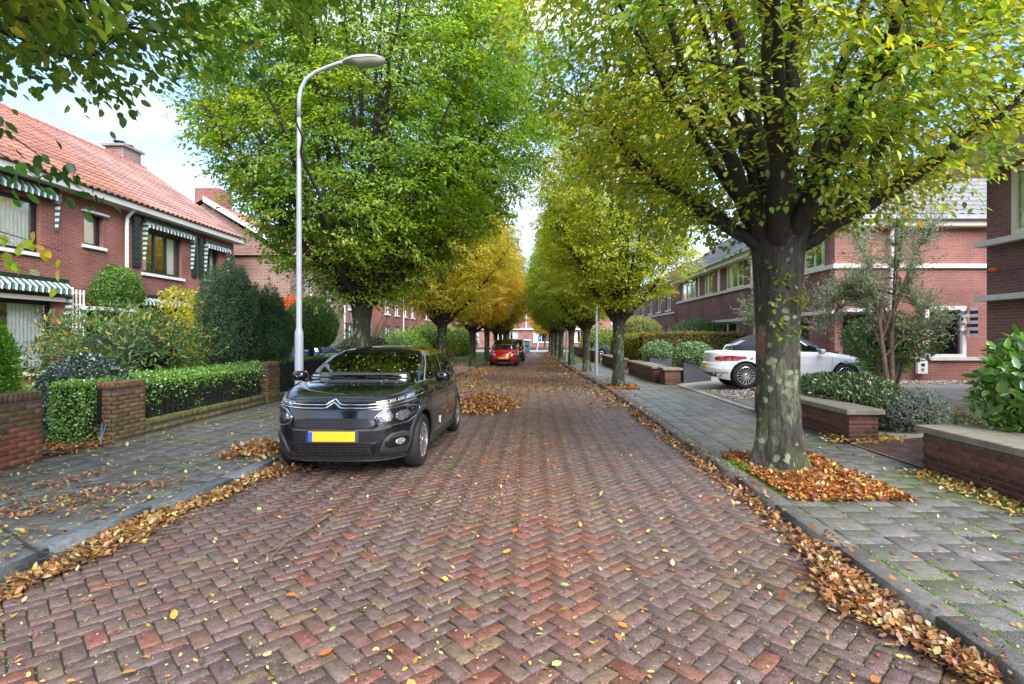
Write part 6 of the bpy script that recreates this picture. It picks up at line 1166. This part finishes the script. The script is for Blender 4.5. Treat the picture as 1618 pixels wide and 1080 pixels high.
# loose leaves
Lc = [(.55, .45, .12), (.50, .28, .05), (.40, .14, .04), (.45, .46, .14), (.6, .54, .28)]; Lw = [2.5, 3, 3, 1.5, .6]
litter('scattered single leaves over the brick road', persp(1000, -3.2, 2.1, 1.9, 26), .008, .032, Lc, Lw, flat=.4)
litter('scattered small leaves along the crown of the road', np.stack([rng.normal(-.5, .5, 2200), 1/rng.uniform(1/24, 1/4.6, 2200)], 1), .008, .028, LV, LW, flat=.25)
litter('crumbled bits of leaf and bark over the bricks', persp(9000, -3.2, 2.1, 1.8, 12), .004, .014, [(.20, .13, .06), (.13, .08, .05), (.30, .24, .10), (.18, .2, .06)], [3, 3, 1.5, 1], flat=.8)
litter('larger fallen leaves lying on the near bricks', persp(110, -2.6, 2.0, 1.9, 6.5), .018, .062, Lc, Lw, flat=.3)
litter('pale leaves scattered on the left pavement', persp(2600, -6.05, -3.4, 2.9, 16), .008, .042, Lc, Lw, flat=.3)
litter('few leaves on the grey right pavement', persp(420, 2.45, 4.45, 2.4, 15), .008, .035, Lc, Lw, flat=.3)
litter('leaves along the foot of the right garden wall', np.stack([rng.normal(4.32, .12, 900), rng.uniform(4.6, 6.2, 900)], 1), .02, .05, Lc, Lw)
litter('yellow leaves under the silvery shrub', np.stack([rng.normal(5.2, .38, 1500), rng.normal(7.95, .13, 1500)], 1), .05, .06, Lc, Lw, zoff=.02)
for k, (a, b, y0, y1, nn) in enumerate([(-4.9, -4.2, 4.2, 5.6, 480), (-4.35, -3.8, 4.6, 5.8, 380), (-5.2, -4.8, 5.0, 6.2, 220)]):
    y = rng.uniform(y0, y1, nn); litter(['streak of leaves along the middle of the left pavement', 'streak of leaves beside the left kerb', 'faint streak of leaves near the left wall'][k], np.stack([a+(b-a)*(y-y0)/(y1-y0)+rng.normal(0, .11, nn), y], 1), .015, .042)
litter('brown leaves drifted in the gap beside the left wall end', np.stack([rng.normal(-6.5, .3, 1100), rng.uniform(7.0, 7.9, 1100)], 1), .04, .06)
litter('orange leaves carpeting the left verge under the far trees', np.stack([rng.uniform(-5.5, -1.9, 7500), rng.uniform(13, 34, 7500)], 1), .02, .075, [(.5, .3, .06), (.45, .22, .05), (.35, .15, .05)], [3, 3, 1])
litter('leaf carpet on the far road', np.stack([rng.uniform(-2.8, 1.6, 7000), 1/rng.uniform(1/56, 1/16, 7000)], 1), .012, .06, [(.42, .26, .08), (.38, .2, .06), (.28, .13, .05)], [3, 3, 1])
def moss_in_joints():
    n = 26000; P = np.stack([rng.uniform(-1.6, 2.2, n), 1/rng.uniform(1/6, 1/1.9, n), np.full(n, .001)], 1); u = (P[:, 0]*c45+(P[:, 1]+1)*c45)/pw; v = (-P[:, 0]*c45+(P[:, 1]+1)*c45)/pw
    fu, fv = np.abs(u-np.round(u)), np.abs(v-np.round(v)); k = (np.minimum(fu, fv) < .07) & (vnoise(P, 1.6, 3) > -.6); P = P[k]; n = len(P)
    V, F, c = leaves(P, unit(n)*np.array([1, 1, .4])+np.array([0, 0, .3]), unit(n), rng.uniform(.006, .018, n), palette(n, [(.13, .17, .03), (.20, .24, .05), (.20, .13, .06), (.10, .07, .04)], [2, 1, 1.5, 1.5]), .5, .1); tag(obj('joint_moss', V, F, M['leaf'], col=c), 'tiny green moss growing in the joints of the brick road', 'moss', kind='stuff')
moss_in_joints()
def mossline():
    n = 16000; y = 1/rng.uniform(1/14, 1/2.4, n); k = rng.integers(0, 7, n); x = kr(y)+.18+.3*k+rng.normal(0, .010, n); cr = rng.random(n) < .4; yy = np.where(cr, np.round(y/.15)*.15+rng.normal(0, .008, n), y); x = np.where(cr, kr(y)+.18+rng.uniform(0, 2.0, n), x)
    P = np.stack([x, yy, np.full(n, PZ-.004)], 1); m = (vnoise(P, 1.3, 8) > -.35+.13*k) & ~((x > 2.3) & (x < 3.55) & (yy > 5.05) & (yy < 7.15)); P = P[m]; n = len(P)
    V, F, c = leaves(P, unit(n)*np.array([1, 1, .3])+np.array([0, 0, .15]), np.array([0, 0, 1])+unit(n)*.5, rng.uniform(.010, .024, n), palette(n, [(.14, .25, .02), (.22, .35, .03)], [1, 1]), .7, .1); tag(obj('joint_moss', V, F, M['leaf'], col=c), 'green moss lines between the grey slabs of the right pavement', 'moss', kind='stuff')
mossline()
# gravel strip by the drive
n = 9000; P = np.stack([rng.uniform(4.75, 9.2, n), rng.uniform(11.6, 15.2, n)], 1); k = (P[:, 1] > 12.6+.3*np.sin(P[:, 0]*3)) & (P[:, 1] < 15.4-.0*P[:, 0]); P = P[k]; P2 = np.stack([rng.uniform(9.4, 16, 5000), rng.uniform(15.6, 16.85, 5000)], 1); P = np.concatenate([P, P2]); n = len(P)
z = .10+np.clip((P[:, 0]-4.5)*.094, 0, .16)+.012; V, F, c = leaves(np.stack([P[:, 0], P[:, 1], z], 1), unit(n)*np.array([1, 1, .2]), np.array([0, 0, 1])+unit(n)*.35, rng.uniform(.03, .07, n), palette(n, [(.55, .50, .42), (.42, .36, .28), (.30, .2, .13), (.65, .62, .56)], [4, 3, 2, 2]), .8, -.2, True, .15)
tag(obj('gravel', V, F, mat('gravel_stone', (1, 1, 1), .8, use_col=True), col=c), 'pale gravel strewn on the drive beneath the white car', 'gravel', kind='stuff')
# twigs
def stick(label, pts, r):
    t = np.linspace(0, 1, 12); P = np.array(pts, float); s_ = np.linspace(0, 1, len(P)); Q = np.stack([np.interp(t, s_, P[:, i]) for i in range(3)], 1)+rng.normal(0, .006, (12, 3)); Q[:, 2] = np.maximum(Q[:, 2], P[:, 2].min()); mb = MB(); mb.tube(Q, np.linspace(r, r*.35, 12), 6); return mb
def G(x, y, z=.012): Y = FP*(1.6-z)/(y-532); return ((x-843)*Y/FP, Y, z)
for lab, P, r, subs in (('long bare fallen branch across the near left bricks', [G(522, 813, .03), G(470, 845, .03), G(430, 868, .03), G(395, 885, .03)], .011, [[G(450, 858, .03), G(415, 895, .02), G(395, 932, .02)], [G(440, 862, .03), G(400, 880, .02), G(340, 915, .02)]]),
    ('dark fallen stick lying across the left kerb', [G(5, 835, PZ+.01), G(60, 870, PZ+.01), G(150, 890, .06)], .009, [[G(40, 858, PZ+.01), G(90, 885, .05), G(140, 915, .02)]]),
    ('thin dark stick on the left gutter leaves', [G(60, 885, .07), G(110, 870, .08), G(150, 895, .05)], .006, []), ('slender twig beside the left kerb stones', [G(130, 865, .05), G(220, 865, .05), G(300, 850, .05)], .004, []), ('small twig on the middle left pavement', [G(120, 770, PZ+.01), G(170, 762, PZ+.01), G(215, 752, PZ+.01)], .006, [])):
    mb = stick(lab, P, r)
    for q_ in subs: m2 = stick('', q_, r*.6); mb.add(m2.V, m2.F)
    tag(mb.build('fallen_twig', M['stem'] if lab.startswith('long') else M['twig']), lab, 'twig')
for k in range(26):
    x, y = rng.uniform(-3, 2), rng.uniform(2.4, 7); a = rng.uniform(0, 3.14); L_ = rng.uniform(.06, .25); mb = stick('', [(x, y, .01), (x+.5*L_*math.cos(a), y+.5*L_*math.sin(a), .018), (x+L_*math.cos(a+.3), y+L_*math.sin(a+.3), .01)], .0025)
    if k == 0: TW = MB()
    TW.add(mb.V, mb.F)
tag(TW.build('twig_litter', M['twig'], kind='stuff'), 'tiny broken twigs scattered over the brick road', 'twigs', kind='stuff')
